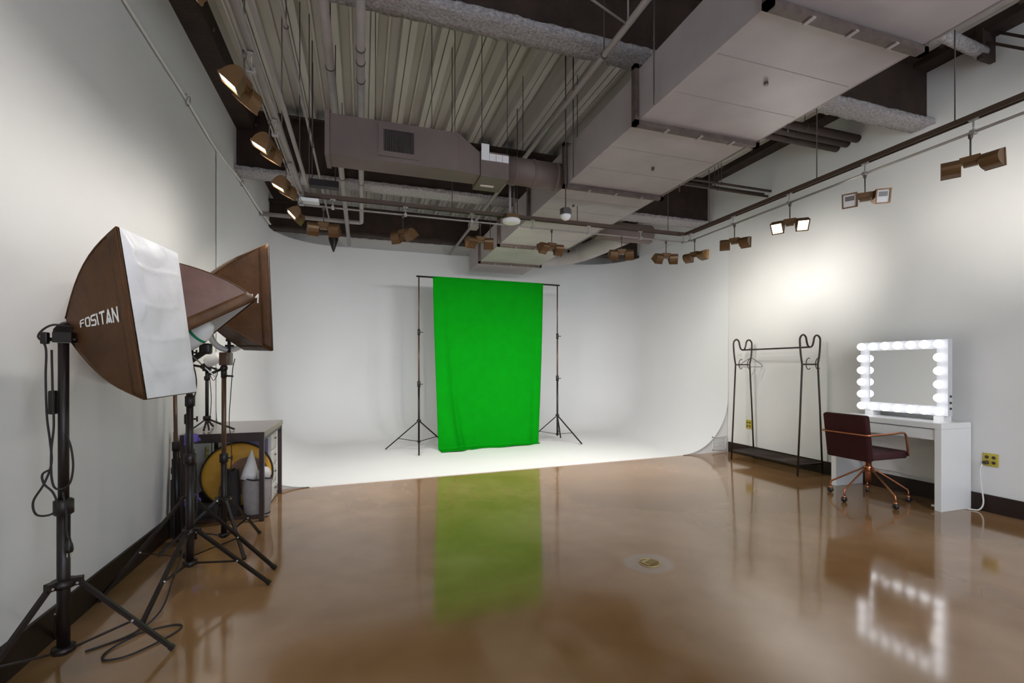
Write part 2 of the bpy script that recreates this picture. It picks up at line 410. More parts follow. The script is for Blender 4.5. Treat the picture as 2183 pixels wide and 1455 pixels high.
# rectangular branch duct with grille
BY0, BY1, BZ0, BZ1 = 3.75, 3.99, 2.91, 3.22
br = thing('branch_duct', 'rectangular branch duct in painted shade with a black slotted grille', 'duct', (0.3, 3.87, BZ0))
part('duct_body', MB().box(-0.235, 0.75, BY0, BY1, BZ0, BZ1), 'duct_shade_brown', br)
part('end_cap', MB().box(-0.27, -0.236, BY0-0.012, BY1+0.012, BZ0-0.012, BZ1+0.012), 'duct_shade_brown', br)
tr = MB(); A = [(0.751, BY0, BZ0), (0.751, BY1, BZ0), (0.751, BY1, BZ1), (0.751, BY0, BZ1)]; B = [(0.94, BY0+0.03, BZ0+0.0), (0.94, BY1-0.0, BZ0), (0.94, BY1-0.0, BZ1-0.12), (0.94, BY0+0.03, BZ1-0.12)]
tr.add(A+B, [(0,1,2,3), (4,7,6,5), (0,4,5,1), (1,5,6,2), (2,6,7,3), (3,7,4,0)]); part('transition', tr, 'duct_shade_brown', br)
bx = part('control_box', MB().box(0.945, 1.19, BY0+0.02, BY1+0.1, BZ0-0.01, BZ0+0.20), 'duct_shade_brown', br)
part('paper_label', MB().box(0.950, 1.018, BY0+0.016, BY0+0.0195, BZ0+0.125, BZ0+0.262), 'paper', br)
part('paper_label', MB().box(1.020, 1.189, BY0+0.014, BY0+0.0195, BZ0+0.125, BZ0+0.185), 'paper', br)
for x in (1.075, 1.132): part('label_line', MB().box(x, x+0.003, BY0+0.012, BY0+0.014, BZ0+0.125, BZ0+0.185), 'paper_line', br)
part('paper_label', MB().box(0.99, 1.11, BY0+0.20, BY0+0.235, BZ0-0.0125, BZ0-0.0105), 'paper', br)
gr = MB(); gx0, gx1, gz0, gz1 = 0.118, 0.43, BZ0+0.035, BZ1-0.025
gr.box(gx0, gx1, BY0-0.012, BY0, gz0, gz0+0.04); gr.box(gx0, gx1, BY0-0.012, BY0, gz1-0.04, gz1)
gr.box(gx0, gx0+0.04, BY0-0.012, BY0, gz0+0.04, gz1-0.04); gr.box(gx1-0.04, gx1, BY0-0.012, BY0, gz0+0.04, gz1-0.04)
gf = part('grille_frame', gr, 'duct_shade_brown', br)
part('grille_back', MB().box(gx0+0.04, gx1-0.04, BY0-0.003, BY0-0.0005, gz0+0.04, gz1-0.04), 'black_cloth', gf)
for i in range(15):
    x = gx0+0.048+i*(gx1-gx0-0.096)/14
    part('louvre', MB().box(x-0.0018, x+0.0018, BY0-0.011, BY0-0.003, gz0+0.04, gz1-0.04), 'flange', gf)
rd = MB().cyl((1.191, 3.97, 3.065), (1.755, 3.97, 3.065), 0.118, 28)
rdo = part('round_duct', rd, 'duct_shade_brown', br)
for x in (1.30, 1.48, 1.70):
    part('duct_band', MB().lathe([(0.1185, -0.012), (0.124, -0.008), (0.124, 0.008), (0.1185, 0.012)], (x, 3.97, 3.065), (1,0,0), 28), 'duct_shade_brown', rdo)
for (x, y) in ((0.10, 3.87), (0.55, 3.87), (0.76, 3.95), (1.0, 3.95), (1.24, 3.97)):
    zt = BZ1 if x < 0.7 else (BZ0+0.2 if x < 1.2 else 3.18)
    part('hanger_rod', MB().cyl((x, y, zt-0.004), (x, y, ZD+0.06), 0.0035, 6), 'rod', br)
# curved round duct leaving the main duct at the back right
pts = [(2.76, 7.25, 3.13), (2.95, 7.24, 3.13), (3.16, 7.12, 3.13), (3.32, 6.85, 3.13), (3.40, 6.5, 3.13), (3.44, 6.0, 3.13), (3.46, 5.62, 3.13)]
fx = thing('round_duct', 'curved grey round duct leaving the far right end of the large duct', 'duct', (3.2, 6.6, 3.0))
part('duct_body', MB().tube(spline(pts, 5), 0.135, 24), 'duct', fx)
for (p, d) in (((3.36, 6.7, 3.13), (0.3, -1, 0)), ((3.44, 6.05, 3.13), (0.05, -1, 0)), ((2.85, 7.25, 3.13), (1, 0, 0))):
    part('duct_band', MB().lathe([(0.1355, -0.014), (0.143, -0.01), (0.143, 0.01), (0.1355, 0.014)], p, d, 24), 'duct', fx)
part('end_collar', MB().cyl((2.93, 5.50, 3.12), (3.78, 5.50, 3.12), 0.125, 24), 'duct_shade_brown', fx)

# ================================================================== PIPES
def pipe(label, pts, r, m, name='ceiling_pipe', bands=(), n=14):
    t = thing(name, label, 'pipe', pts[0])
    part('pipe_run', MB().tube(pts, r, n), m, t)
    for (p, d) in bands:
        part('pipe_strap', MB().lathe([(r+0.0003, -0.006), (r+0.004, -0.005), (r+0.004, 0.005), (r+0.0003, 0.006)], p, d, n), 'rod', t)
        if abs(d[2]) < 0.5: part('strap_rod', MB().cyl((p[0], p[1], p[2]+r), (p[0], p[1], ZD+0.03), 0.004, 6), 'rod', t)
    return t
pipe('left of two thick grey pipes passing under the branch duct end', [(-0.219, YF+0.05, 3.445), (-0.219, 8.62, 3.445)], 0.030, 'pipe', bands=[((-0.219, y, 3.445), (0,1,0)) for y in (1.4, 3.55, 5.6)])
p2 = [(-0.012, YF+0.05, 3.49), (-0.012, 7.35, 3.49)]+[tuple(q) for q in arc((-0.072, 7.35, 3.49), 0.06, 0, PI/2, 5, (1,0,0), (0,1,0))][1:]+[(XL+0.01, 7.41, 3.49)]
pipe('right of two thick grey pipes, bending left at its far end', p2, 0.030, 'pipe', bands=[((-0.012, y, 3.49), (0,1,0)) for y in (3.35, 3.5, 3.72, 5.8)])
pipe('thin grey conduit slanting from the top edge to the left track corner', [(-0.468, YF+0.05, 3.50), (-0.472, 7.45, 3.50)], 0.0125, 'pipe', 'ceiling_conduit', bands=[((-0.47, y, 3.50), (0,1,0)) for y in (3.3, 5.0)], n=10)
c3 = pipe('grey sprinkler pipe running diagonally beside the large duct', [(1.59, YF+0.05, 3.455), (1.595, 8.78, 3.455)], 0.022, 'pipe', 'sprinkler_pipe', bands=[((1.592, y, 3.455), (0,1,0)) for y in (2.85, 4.55)], n=12)
part('junction_box', MB().box(1.53, 1.66, 6.75, 6.9, 3.38, 3.475), 'pipe', c3)
part('side_pipe', MB().cyl((1.59, 2.55, 3.455), (0.4, 2.15, 3.48), 0.007, 6), 'pipe', c3)
part('side_pipe', MB().cyl((1.59, 2.55, 3.455), (1.70, 1.9, 3.75), 0.006, 6), 'pipe', c3)
part('side_pipe', MB().cyl((1.72, 2.75, 3.6), (1.72, 2.75, ZD), 0.006, 6), 'pipe', c3)
for i, (y, z, xa) in enumerate(((3.78, 3.88, 3.5), (3.90, 3.88, 3.6), (4.02, 3.88, 3.7))):
    pipe(('nearest', 'middle', 'farthest')[i]+' of three thick dark pipes entering the right wall', [(xa-0.6, y, z), (XR-0.002, y, z)], 0.043, 'pipe_dark', 'insulated_pipe', bands=[((4.55, y, z), (1,0,0))])
for i, (y, z) in enumerate(((4.95, 3.71), (5.07, 3.71), (5.0, 3.655))):
    pipe(('front', 'rear', 'lower')[i]+' of three thin brown conduits entering the right wall below the pipes', [(2.9, y, z), (XR-0.002, y, z)], 0.016, 'pipe_dark', 'wall_conduit', bands=[((4.0, y, z), (1,0,0)), ((4.5, y, z), (1,0,0))])
br_ = thing('ceiling_brace', 'dark angled steel brace at the top right corner', 'brace', (5.2, 2.3, 3.8))
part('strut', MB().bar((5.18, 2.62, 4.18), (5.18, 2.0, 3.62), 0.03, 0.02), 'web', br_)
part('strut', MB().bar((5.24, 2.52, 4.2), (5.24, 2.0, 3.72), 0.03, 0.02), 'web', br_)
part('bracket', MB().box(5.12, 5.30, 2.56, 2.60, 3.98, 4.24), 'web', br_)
part('insulated_stub', MB().cyl((4.05, 2.52, 4.06), (5.2, 2.6, 4.06), 0.05, 12), 'spray', br_)
# small black camera speaker by the far wall and dark conduit end
sp = thing('wall_speaker', 'small dark cone speaker hanging in front of the upper left back wall', 'speaker', (-0.40, 7.5, 3.2))
part('body', MB().lathe([(0.05, 0.0), (0.075, 0.06), (0.03, 0.2), (0.01, 0.26)], (-0.42, 7.55, 3.31), (0,0,-1), 12), 'black_metal', sp)
part('bracket', MB().box(-0.49, -0.35, 7.53, 7.57, 3.31, 3.34), 'black_metal', sp)
part('stem', MB().cyl((-0.42, 7.55, 3.34), (-0.42, 7.55, 3.56), 0.012, 6), 'black_metal', sp)
ab = thing('cable_tray_box', 'short black box above the left corner of the lighting track', 'box', (-0.3, 4.6, 2.9))
part('body', MB().box(-0.47, -0.21, 4.58, 4.66, 2.96, 3.02), 'black_cloth', ab)
for x in (-0.44, -0.24): part('rod', MB().cyl((x, 4.62, 3.02), (x, 4.62, ZD), 0.005, 6), 'rod', ab)

# ================================================================== TRACK LIGHTING
TXL, TXR, TY, TZ, TZL = -0.495, 3.435, 4.32, 2.78, 2.685
def track(label, a, b, hang, hooks, ch='track', rail='track_rail'):
    a, b = Vector(a), Vector(b); t = thing('light_track', label, 'track', a); d = (b-a).normalized(); L = (b-a).length
    part('channel', MB().bar(a+V(0,0,TZ), b+V(0,0,TZ), 0.042, 0.022), ch, t)
    s = d.cross(V(0,0,1))
    part('channel_lip', MB().bar(a+V(0,0,TZ-0.016)+s*0.018, b+V(0,0,TZ-0.016)+s*0.018, 0.006, 0.012).bar(a+V(0,0,TZ-0.016)-s*0.018, b+V(0,0,TZ-0.016)-s*0.018, 0.006, 0.012), ch, t)
    part('rail', MB().cyl(a+V(0,0,TZL)+s*0.008, b+V(0,0,TZL)+s*0.008, 0.0055, 8), rail, t)
    part('rail', MB().cyl(a+V(0,0,TZL)-s*0.008, b+V(0,0,TZL)-s*0.008, 0.0055, 8), rail, t)
    for q in hooks:
        p = a+d*q
        h_ = part('rail_hanger', MB().cyl(p+V(0,0,TZL-0.012), p+V(0,0,TZ-0.01), 0.005, 8), 'track_rail', t)
        part('hanger_clip', MB().obox(p+V(0,0,TZL), d*0.012, s*0.018, V(0,0,0.012)), 'track_rail', h_)
        part('hanger_clip', MB().obox(p+V(0,0,TZ-0.02), d*0.02, s*0.014, V(0,0,0.006)), 'track_rail', h_)
    for q in hang:
        p = a+d*q; part('support_rod', MB().cyl(p+V(0,0,TZ), p+V(0,0,ZD+0.03), 0.004, 6), 'rod', t)
    return t
YT0 = YF+0.3
tl = track('lighting track running along the left wall side', (TXL, YT0, 0), (TXL, TY+0.02, 0), [2.2, 4.6, 5.6, 6.5], [0.4+0.62*i for i in range(11)], 'track_rail')
cab = [V(TXL+0.03+0.012*math.sin(i*1.9), YT0+0.2+i*0.05, TZ+0.022+0.012*math.cos(i*1.9)) for i in range(84)]
part('coiled_cable', MB().tube(cab, 0.006, 6), 'black_cloth', tl)
part('strut_channel', MB().bar((TXL+0.06, YT0, TZ+0.02), (TXL+0.06, TY, TZ+0.02), 0.02, 0.03), 'track_rail', tl)
tc_ = track('lighting track crossing in front of the cyclorama', (TXL, TY, 0), (TXR, TY, 0), [0.06, 1.3, 2.6, 3.7], [0.25+0.62*i for i in range(6)]+[3.90])
part('feed_box', MB().box(TXL-0.03, TXL+0.14, TY-0.05, TY+0.03, TZ-0.075, TZ-0.045), 'white_metal', tc_)
track('lighting track running along the right wall side', (TXR, TY-0.02, 0), (TXR, YT0, 0), [0.35, 1.55, 2.45, 4.4], [0.06+0.62*i for i in range(11)])

def fixture(label, loc, rz, on=True, tilt=35, splay=12, stem=0.135, power=1.0, name='track_light', spread=165):
    """double track head; local +Y is the aim, +X along the rail"""
    t = thing(name, label, 'light', loc, rz, 'double-headed track lights')
    part('stem', MB().cyl((0, 0, 0.0), (0, 0, -stem), 0.0045, 8), 'rod', t, True)
    part('stem_clip', MB().lathe([(0.006, -0.03), (0.011, -0.02), (0.011, 0.008), (0.008, 0.014)], (0, 0, 0), (0,0,1), 10), 'rod', t, True)
    part('yoke', MB().box(-0.045, 0.045, -0.022, 0.022, -stem-0.035, -stem+0.002).box(-0.03, 0.03, -0.014, 0.014, -stem-0.055, -stem-0.035), 'bronze', t, True)
    for sg in (-1, 1):
        M = Matrix.Translation((sg*0.085, 0, -stem-0.04)) @ Matrix.Rotation(math.radians(-sg*splay), 4, 'Z') @ Matrix.Rotation(math.radians(-tilt), 4, 'X')
        hw = 0.043
        prf = [(0.045, 0.048)]+[(0.045-0.085*math.sin(a), 0.048*math.cos(a)) for a in [PI*i/9 for i in range(1, 9)]]+[(0.045, -0.048)]
        m_ = MB(); nn = len(prf)
        vs = [M @ V(-hw, y, z) for (y, z) in prf]+[M @ V(hw, y, z) for (y, z) in prf]
        m_.add(vs, [list(range(nn)), [nn+i for i in range(nn)][::-1]], False)
        m_.add(vs, [(i, i+1, nn+i+1, nn+i) for i in range(nn-1)], False)
        hd = part('lamp_head', m_, 'bronze', t, True)
        rm = MB()
        for (x0_, x1_, z0_, z1_) in ((-hw-.003, hw+.003, .042, .051), (-hw-.003, hw+.003, -.051, -.042), (-hw-.003, -hw+.006, -.042, .042), (hw-.006, hw+.003, -.042, .042)):
            rm.obox(M @ V((x0_+x1_)/2, 0.05, (z0_+z1_)/2), M.to_3x3() @ V((x1_-x0_)/2, 0, 0), M.to_3x3() @ V(0, .006, 0), M.to_3x3() @ V(0, 0, (z1_-z0_)/2))
        part('rim', rm, 'bronze', hd, True)
        lm = MB().obox(M @ V(0, 0.0465, 0), M.to_3x3() @ V(hw-.006, 0, 0), M.to_3x3() @ V(0, .001, 0), M.to_3x3() @ V(0, 0, .042))
        part('lens', lm, 'lens_on' if on else 'lens_off', hd, True)
        if not on:
            part('reflector_window', MB().obox(M @ V(0, 0.048, 0.014), M.to_3x3() @ V(hw-.016, 0, 0), M.to_3x3() @ V(0, .001, 0), M.to_3x3() @ V(0, 0, .016)), 'lens_dark', hd, True)
        else:
            ld = bpy.data.lights.new('lamp_light', 'AREA'); ld.shape = 'RECTANGLE'; ld.size = 0.07; ld.size_y = 0.07
            ld.energy = TRACK_POWER*power; ld.color = TRACK_COL; ld.spread = math.radians(spread)
            lo = bpy.data.objects.new('lamp_light', ld); COL.objects.link(lo); lo.parent = t
            lo.matrix_local = M @ Matrix.Translation((0, 0.06, 0)) @ Matrix.Rotation(PI/2, 4, 'X')
    return t
# left track: aimed at the left wall (-X)
ZF = TZL-0.006
for lab, y, rz, on, tl_, pw in (
    ('track light at the top left edge of the photo, glaring towards the lens', 1.62, PI/2, True, 40, 0.11),
    ('largest bronze track light on the left track, glow at its edge', 2.30, PI/2-0.16, True, 50, 0.11),
    ('second bronze track light on the left track above the softboxes', 2.88, PI/2-0.18, True, 60, 0.16),
    ('third track light on the left track, half hidden by the rail', 3.47, PI/2-0.2, True, 62, 0.24),
    ('track light at the far left track corner with a glowing slit', 4.08, PI/2-0.05, True, 45, 0.22),
    ('added fill track light, unseen behind the viewer on the left track', 0.4, PI/2, True, 34, 0.2),  # unseen head, like the next one, added for fill light
    ('added fill track light, unseen behind the viewer at the near end of the left track', -1.0, PI/2, True, 34, 0.3)):
    fixture(lab, (TXL, y, ZF), rz, on, tl_, power=pw).scale = (0.86, 0.86, 0.86)
for lab, x, rz, tl_, pw in (
    ('first bronze track light from the left on the crossing track', -0.32, 0.0, 46, 0.9),
    ('small bronze track light left of the backdrop on the crossing track', 0.352, -0.9, 52, 1.15),
    ('bronze track light on the crossing track by the end of the duct', 1.078, 0.0, 24, 0.6),
    ('bronze track light hanging below the middle of the large duct', 1.819, 0.15, 22, 0.6),
    ('track light right of the duct in front of the curved round duct', 2.622, -0.35, 52, 1.25),
    ('last bronze track light at the right end of the crossing track', 3.18, -0.2, 46, 0.9)):
    fixture(lab, (x, TY, ZF), rz, True, tl_, power=pw, spread=120)
for lab, y, rz, on, tl_, pw in (
    ('bronze track light nearest the right track corner', 4.17, -PI/2+0.30, True, 4, 0.25),
    ('bronze track light above the cyclorama edge on the right track', 3.604, -PI/2+0.66, True, 6, 0.25),
    ('brightly lit white track light above the clothes rack', 2.993, PI/2+0.7, True, 42, 0.5),
    ('switched-off track light showing two pale square faces', 2.38, PI/2+0.75, False, 12, 0.0),
    ('bronze track light nearest the right edge of the photo', 1.774, -PI/2+0.32, True, -6, 0.28),
    ('added fill track light, unseen behind the viewer on the right track', 0.5, -PI/2+0.5, True, 46, 0.75),  # this and the following head are unseen, added to fill the right side
    ('added fill track light, unseen behind the viewer at the near end of the right track', -0.9, -PI/2, True, 34, 0.5)):
    fixture(lab, (TXR, y, ZF), rz, on, tl_, power=pw, spread=62 if rz < 0 and y > 1 else 165)

# pendant sensor under the duct and round white disc on a pole
ps = thing('pendant_sensor', 'small hexagonal pendant sensor with white dome under the large duct', 'sensor', (1.69, 3.7, 2.58))
part('cord', MB().cyl((1.69, 3.70, 2.68), (1.69, 3.70, ZD), 0.005, 6), 'rod', ps)
part('housing', MB().lathe([(0.048, 0), (0.050, 0.004), (0.050, 0.05), (0.044, 0.055)], (1.69, 3.70, 2.625), (0,0,1), 6, False), 'rod', ps)
part('dome', MB().lathe([(0.012, -0.046), (0.030, -0.038), (0.044, -0.018), (0.047, 0)], (1.69, 3.70, 2.624), (0,0,1), 18), 'white_metal', ps)
wd = thing('ceiling_disc', 'round white disc on a brown pole at the crossing track', 'disc', (1.36, 4.22, 2.66))
part('pole', MB().cyl((1.345, 4.22, 2.75), (1.345, 4.22, 3.09), 0.012, 8), 'pipe', wd)
part('pole', MB().cyl((1.385, 4.22, 2.75), (1.385, 4.22, 3.09), 0.012, 8), 'flange', wd)
part('base', MB().box(1.30, 1.42, 4.17, 4.27, 2.715, 2.755), 'bronze', wd)
part('duct_bracket', MB().box(1.33, 1.40, 4.08, 4.235, 3.06, 3.075), 'flange', wd)
part('disc', MB().lathe([(0.05, -0.028), (0.082, -0.018), (0.088, 0), (0.082, 0.012), (0.03, 0.016)], (1.36, 4.22, 2.698), (0,0,1), 28), 'white_metal', wd)

# rope stretched along the left wall at cyclorama height
rp = thing('wall_rope', 'white cable strung along the upper left wall', 'cable', (XL+0.02, 4.4, 3.5))
part('cord', MB().tube(spline([(XL+0.02, 1.0, 3.60), (XL+0.02, 2.6, 3.60), (XL+0.02, 3.5, 3.545), (XL+0.02, 4.45, 3.52), (XL+0.02, 5.3, 3.475), (XL+0.02, 6.27, 3.525), (XL+0.045, 7.2, 3.49), (XL+0.05, 8.0, 3.515)], 8), 0.012, 8), 'rope', rp)
for y, z in ((4.45, 3.52), (6.27, 3.525)):
    part('wall_hook', MB().tube(arc((XL+0.03, y+0.045, z-0.01), 0.035, 0, 2*PI*0.92, 12, (0,1,0), (0.3,0,1)), 0.005, 6).cyl((XL, y, z+0.02), (XL+0.035, y, z+0.02), 0.008, 8), 'pipe', rp)

# ================================================================== LIGHT STANDS
def light_stand(name, label, c, feet, top, rp_=0.0165, collar=0.36, hub=0.10, m='black_metal', sections=((0, 0.55), (0.45, 0.8), (0.7, 1.0)), group=None, knobs=True, leg=0.011):
    """tripod: pole at c, three feet on the floor (list of xy), legs from collar to feet, braces from hub"""
    cx, cy_ = c; z0 = 0.0
    t = thing(name, label, 'light stand', (cx, cy_, c[2] if len(c) > 2 else 0), 0, group) if False else thing(name, label, 'light stand', (cx, cy_, 0), 0, group)
    H = top
    for i, (a, b) in enumerate(sections):
        r = rp_*(1-0.18*i); za = max(hub-0.02, a*H) if i == 0 else a*H
        part('pole_section', MB().cyl((cx, cy_, za), (cx, cy_, b*H), r, 14), m, t)
        if i < len(sections)-1:
            co = part('locking_collar', MB().lathe([(r*1.08, -0.035), (r*1.5, -0.028), (r*1.5, 0.028), (r*1.08, 0.035)], (cx, cy_, b*H), (0,0,1), 14), m, t)
            if knobs: part('knob', MB().cyl((cx+r, cy_-0.004, b*H), (cx+r+0.03, cy_-0.012, b*H), 0.006, 8).obox((cx+r+0.036, cy_-0.014, b*H), (0.004, 0, 0), (0, 0.006, 0), (0, 0, 0.018)), m, co)
    part('leg_collar', MB().lathe([(rp_*1.05, -0.02), (rp_*1.9, -0.016), (rp_*1.9, 0.012), (rp_*1.05, 0.018)], (cx, cy_, collar), (0,0,1), 14), m, t)
    part('brace_hub', MB().lathe([(rp_*1.05, -0.014), (rp_*1.8, -0.010), (rp_*1.8, 0.010), (rp_*1.05, 0.014)], (cx, cy_, hub), (0,0,1), 14), m, t)
    for (fx_, fy_) in feet:
        d = V(fx_-cx, fy_-cy_, 0); L = d.length; d.normalize()
        a = V(cx, cy_, collar)+d*rp_*2.2; b = V(fx_, fy_, leg*0.9)
        lg = part('leg', MB().bar(a, b, leg*1.7, leg*1.5), m, t)
        s = d.cross(V(0,0,1))
        q = a+(b-a)*0.56
        part('foot_cap', MB().bar(a+(b-a)*0.965, b+(b-a)*0.004, leg*2.1, leg*1.8), m, lg)
        part('bolt', MB().cyl(a-s*(leg+0.004)+V(0,0,-0.004), a+s*(leg+0.004)+V(0,0,-0.004), 0.0052, 8).cyl(q-s*(leg+0.004), q+s*(leg+0.004), 0.005, 8), 'bolt', lg)
        part('brace', MB().bar(V(cx, cy_, hub)+d*rp_*1.6, q+V(0,0,-0.004), leg*1.5, leg*0.5), m, t)
        part('bracket', MB().obox(V(cx, cy_, collar+0.002)+d*rp_*2.0, d*0.018, s*leg*1.35, V(0,0,0.016)), m, t)
    return t

# near-left stand
PA = (-1.205, 2.45)
stA = light_stand('light_stand', 'tall black light stand at the far left carrying the large lit-face softbox', PA, [(-0.827, 2.498), (-1.392, 2.77), (-1.385, 2.12)], 1.40, 0.0225, 0.385, 0.105, sections=((0, 0.505), (0.45, 1.0)), knobs=False)
part('switch_block', MB().rbox(PA[0]-0.045, PA[0]-0.02, PA[1]-0.02, PA[1]+0.01, 1.10, 1.20, 0.006), 'black_metal', stA)
# middle stands
PM1 = (-0.975, 3.205)
stM = light_stand('light_stand', 'black light stand in the middle of the group with splayed front legs', PM1, [(-1.05, 2.759), (-0.526, 3.068), (-1.20, 3.60)], 1.37, 0.021, 0.325, 0.135, knobs=False)
PM2 = (-1.085, 3.54)
stM2 = light_stand('light_stand', 'black light stand with a high collar directly behind the middle stand', PM2, [(-1.385, 3.12), (-0.53, 3.284), (-1.2, 4.0)], 1.74, 0.0165, 0.44, 0.06)
PC = (-0.962, 3.86)
stC = light_stand('light_stand', 'brown-poled light stand in front of the work desk carrying the ring light', PC, [(-0.758, 4.02), (-0.755, 3.515), (-1.325, 3.756)], 1.27, 0.019, 0.335, 0.075, sections=((0, 0.5), (0.42, 1.0)))
for ch in stC.children:
    if ch.name.startswith('pole_section') and ch.data.vertices[len(ch.data.vertices)-1].co.z > 1.0: ch.data.materials[0] = MATS['brown_pole']

# ---- cables
def cable(label, pts, r=0.0045, m='black_cloth', name='power_cable', per=7):
    return tag(part(name, MB().tube(spline(pts, per), r, 8), m), label, 'cable')
x, y = PA
pc = thing('power_cable', 'black power cable looped down the far left stand with a plug', 'cable', (x, y, 0.715))
part('cord', MB().tube(spline([(x+0.02, y+0.02, 1.470), (x-0.04, y, 1.475), (x-0.085, y, 1.430), (x-0.06, y, 1.380), (x-0.055, y-0.01, 1.250), (x-0.05, y-0.012, 1.093), (x-0.035, y-0.02, 0.986), (x-0.03, y-0.022, 0.895), (x-0.05, y-0.03, 0.815), (x-0.085, y-0.03, 0.745), (x-0.075, y-0.03, 0.690), (x-0.03, y-0.03, 0.685), (x-0.005, y-0.03, 0.715), (x-0.02, y-0.03, 0.775), (x-0.05, y-0.03, 0.815), (x-0.055, y-0.03, 0.855), (x-0.025, y-0.03, 0.875)], 7), 0.0042, 8), 'black_cloth', pc)
part('cord', MB().tube(spline([(x-0.03, y-0.02, 1.370), (x-0.026, y-0.022, 1.200), (x-0.022, y-0.022, 1.057), (x-0.03, y-0.022, 0.951), (x-0.028, y-0.024, 0.835), (x-0.008, y-0.03, 0.790), (x+0.03, y-0.024, 0.805), (x+0.042, y-0.02, 0.875), (x+0.035, y-0.02, 0.958), (x+0.02, y-0.022, 1.015)], 7), 0.0042, 8), 'black_cloth', pc)
part('cord', MB().tube(spline([(x+0.01, y-0.026, 0.775), (x+0.022, y-0.026, 0.675), (x+0.022, y-0.026, 0.615), (x+0.03, y-0.026, 0.575)], 6), 0.0042, 8), 'black_cloth', pc)
pl = part('plug', MB().lathe([(0.006, 0.05), (0.009, 0.035), (0.014, 0.02), (0.016, 0), (0.013, -0.01)], (x+0.031, y-0.026, 0.530), (0,0,1), 10), 'black_metal', pc)
part('prong', MB().box(x+0.024, x+0.026, y-0.029, y-0.023, 0.500, 0.521).box(x+0.036, x+0.038, y-0.029, y-0.023, 0.500, 0.521), 'bolt', pl)
cable('black cable lying in a flat loop on the floor between the left stands', [(-0.97, 3.19, 0.33), (-1.00, 3.02, 0.12), (-1.0, 2.85, 0.03), (-1.06, 2.70, 0.006), (-1.20, 2.60, 0.005), (-1.02, 2.70, 0.006), (-0.90, 2.73, 0.006), (-0.855, 2.69, 0.006), (-0.90, 2.60, 0.006), (-1.0, 2.50, 0.006), (-1.09, 2.50, 0.006), (-1.10, 2.58, 0.006), (-1.03, 2.68, 0.012)])
cable('thin black cable hanging beside the ring light stand', [(-0.90, 3.90, 1.36), (-0.915, 3.90, 1.28), (-0.925, 3.89, 1.1), (-0.935, 3.89, 0.9), (-0.92, 3.885, 0.7), (-0.93, 3.885, 0.5), (-0.99, 3.885, 0.42), (-1.0, 3.88, 0.30)], 0.003)
cable('black cable hanging between the middle stands', [(-0.98, 3.24, 1.36), (-0.955, 3.25, 1.2), (-0.985, 3.25, 1.0), (-0.99, 3.24, 0.8), (-0.955, 3.235, 0.6), (-0.95, 3.24, 0.45), (-0.97, 3.23, 0.35)], 0.0035)

# ================================================================== SOFTBOXES
STROKES = {   # letter strokes in a 1 x 1 cell: polylines
 'F': [[(0.0, 0.62), (0.25, 1.0), (1.0, 1.0)], [(0.12, 0.56), (0.85, 0.56)], [(0.1, 0.0), (0.1, 0.4)]],
 'O': [[(0.2, 0.0), (0.85, 0.0), (1.0, 0.2), (1.0, 0.8), (0.8, 1.0), (0.15, 1.0), (0.0, 0.8), (0.0, 0.2), (0.2, 0.0)]],
 'S': [[(1.0, 1.0), (0.15, 1.0), (0.0, 0.85), (0.0, 0.65), (0.15, 0.52), (0.85, 0.52), (1.0, 0.4), (1.0, 0.15), (0.85, 0.0), (0.0, 0.0)]],
 'I': [[(0.5, 0.0), (0.5, 1.0)]],
 'T': [[(0.0, 1.0), (1.0, 1.0)], [(0.5, 0.0), (0.5, 0.86)]],
 'A': [[(0.0, 0.0), (0.5, 1.0), (1.0, 0.0)], [(0.42, 0.08), (0.5, 0.3), (0.58, 0.08), (0.42, 0.08)]],
 'N': [[(0.0, 0.0), (0.0, 1.0), (1.0, 0.0), (1.0, 1.0)]],
}
def lettering(text, surf, u0, v0, cw, chh, gap, th, shear=0.0):
    """flat print on a surface: surf(u, v) -> world point slightly above the cloth"""
    m_ = MB(); u = u0
    for chx in text:
        cw_ = cw*(0.25 if chx == 'I' else 1.0)
        for st in STROKES[chx]:
            for (a, b) in zip(st[:-1], st[1:]):
                pa = Vector((u+a[0]*cw_+shear*a[1]*chh, v0+a[1]*chh)); pb = Vector((u+b[0]*cw_+shear*b[1]*chh, v0+b[1]*chh))
                if chx == 'I': pa.x = pb.x = u+cw_/2
                d = (pb-pa); L = d.length
                if L < 1e-6: continue
                d /= L; nrm = Vector((-d.y, d.x))*th/2; e = d*th*0.35
                q = [pa-e-nrm, pb+e-nrm, pb+e+nrm, pa-e+nrm]
                m_.add([surf(p.x, p.y) for p in q], [(0,1,2,3)])
        u += cw_+gap
    return m_
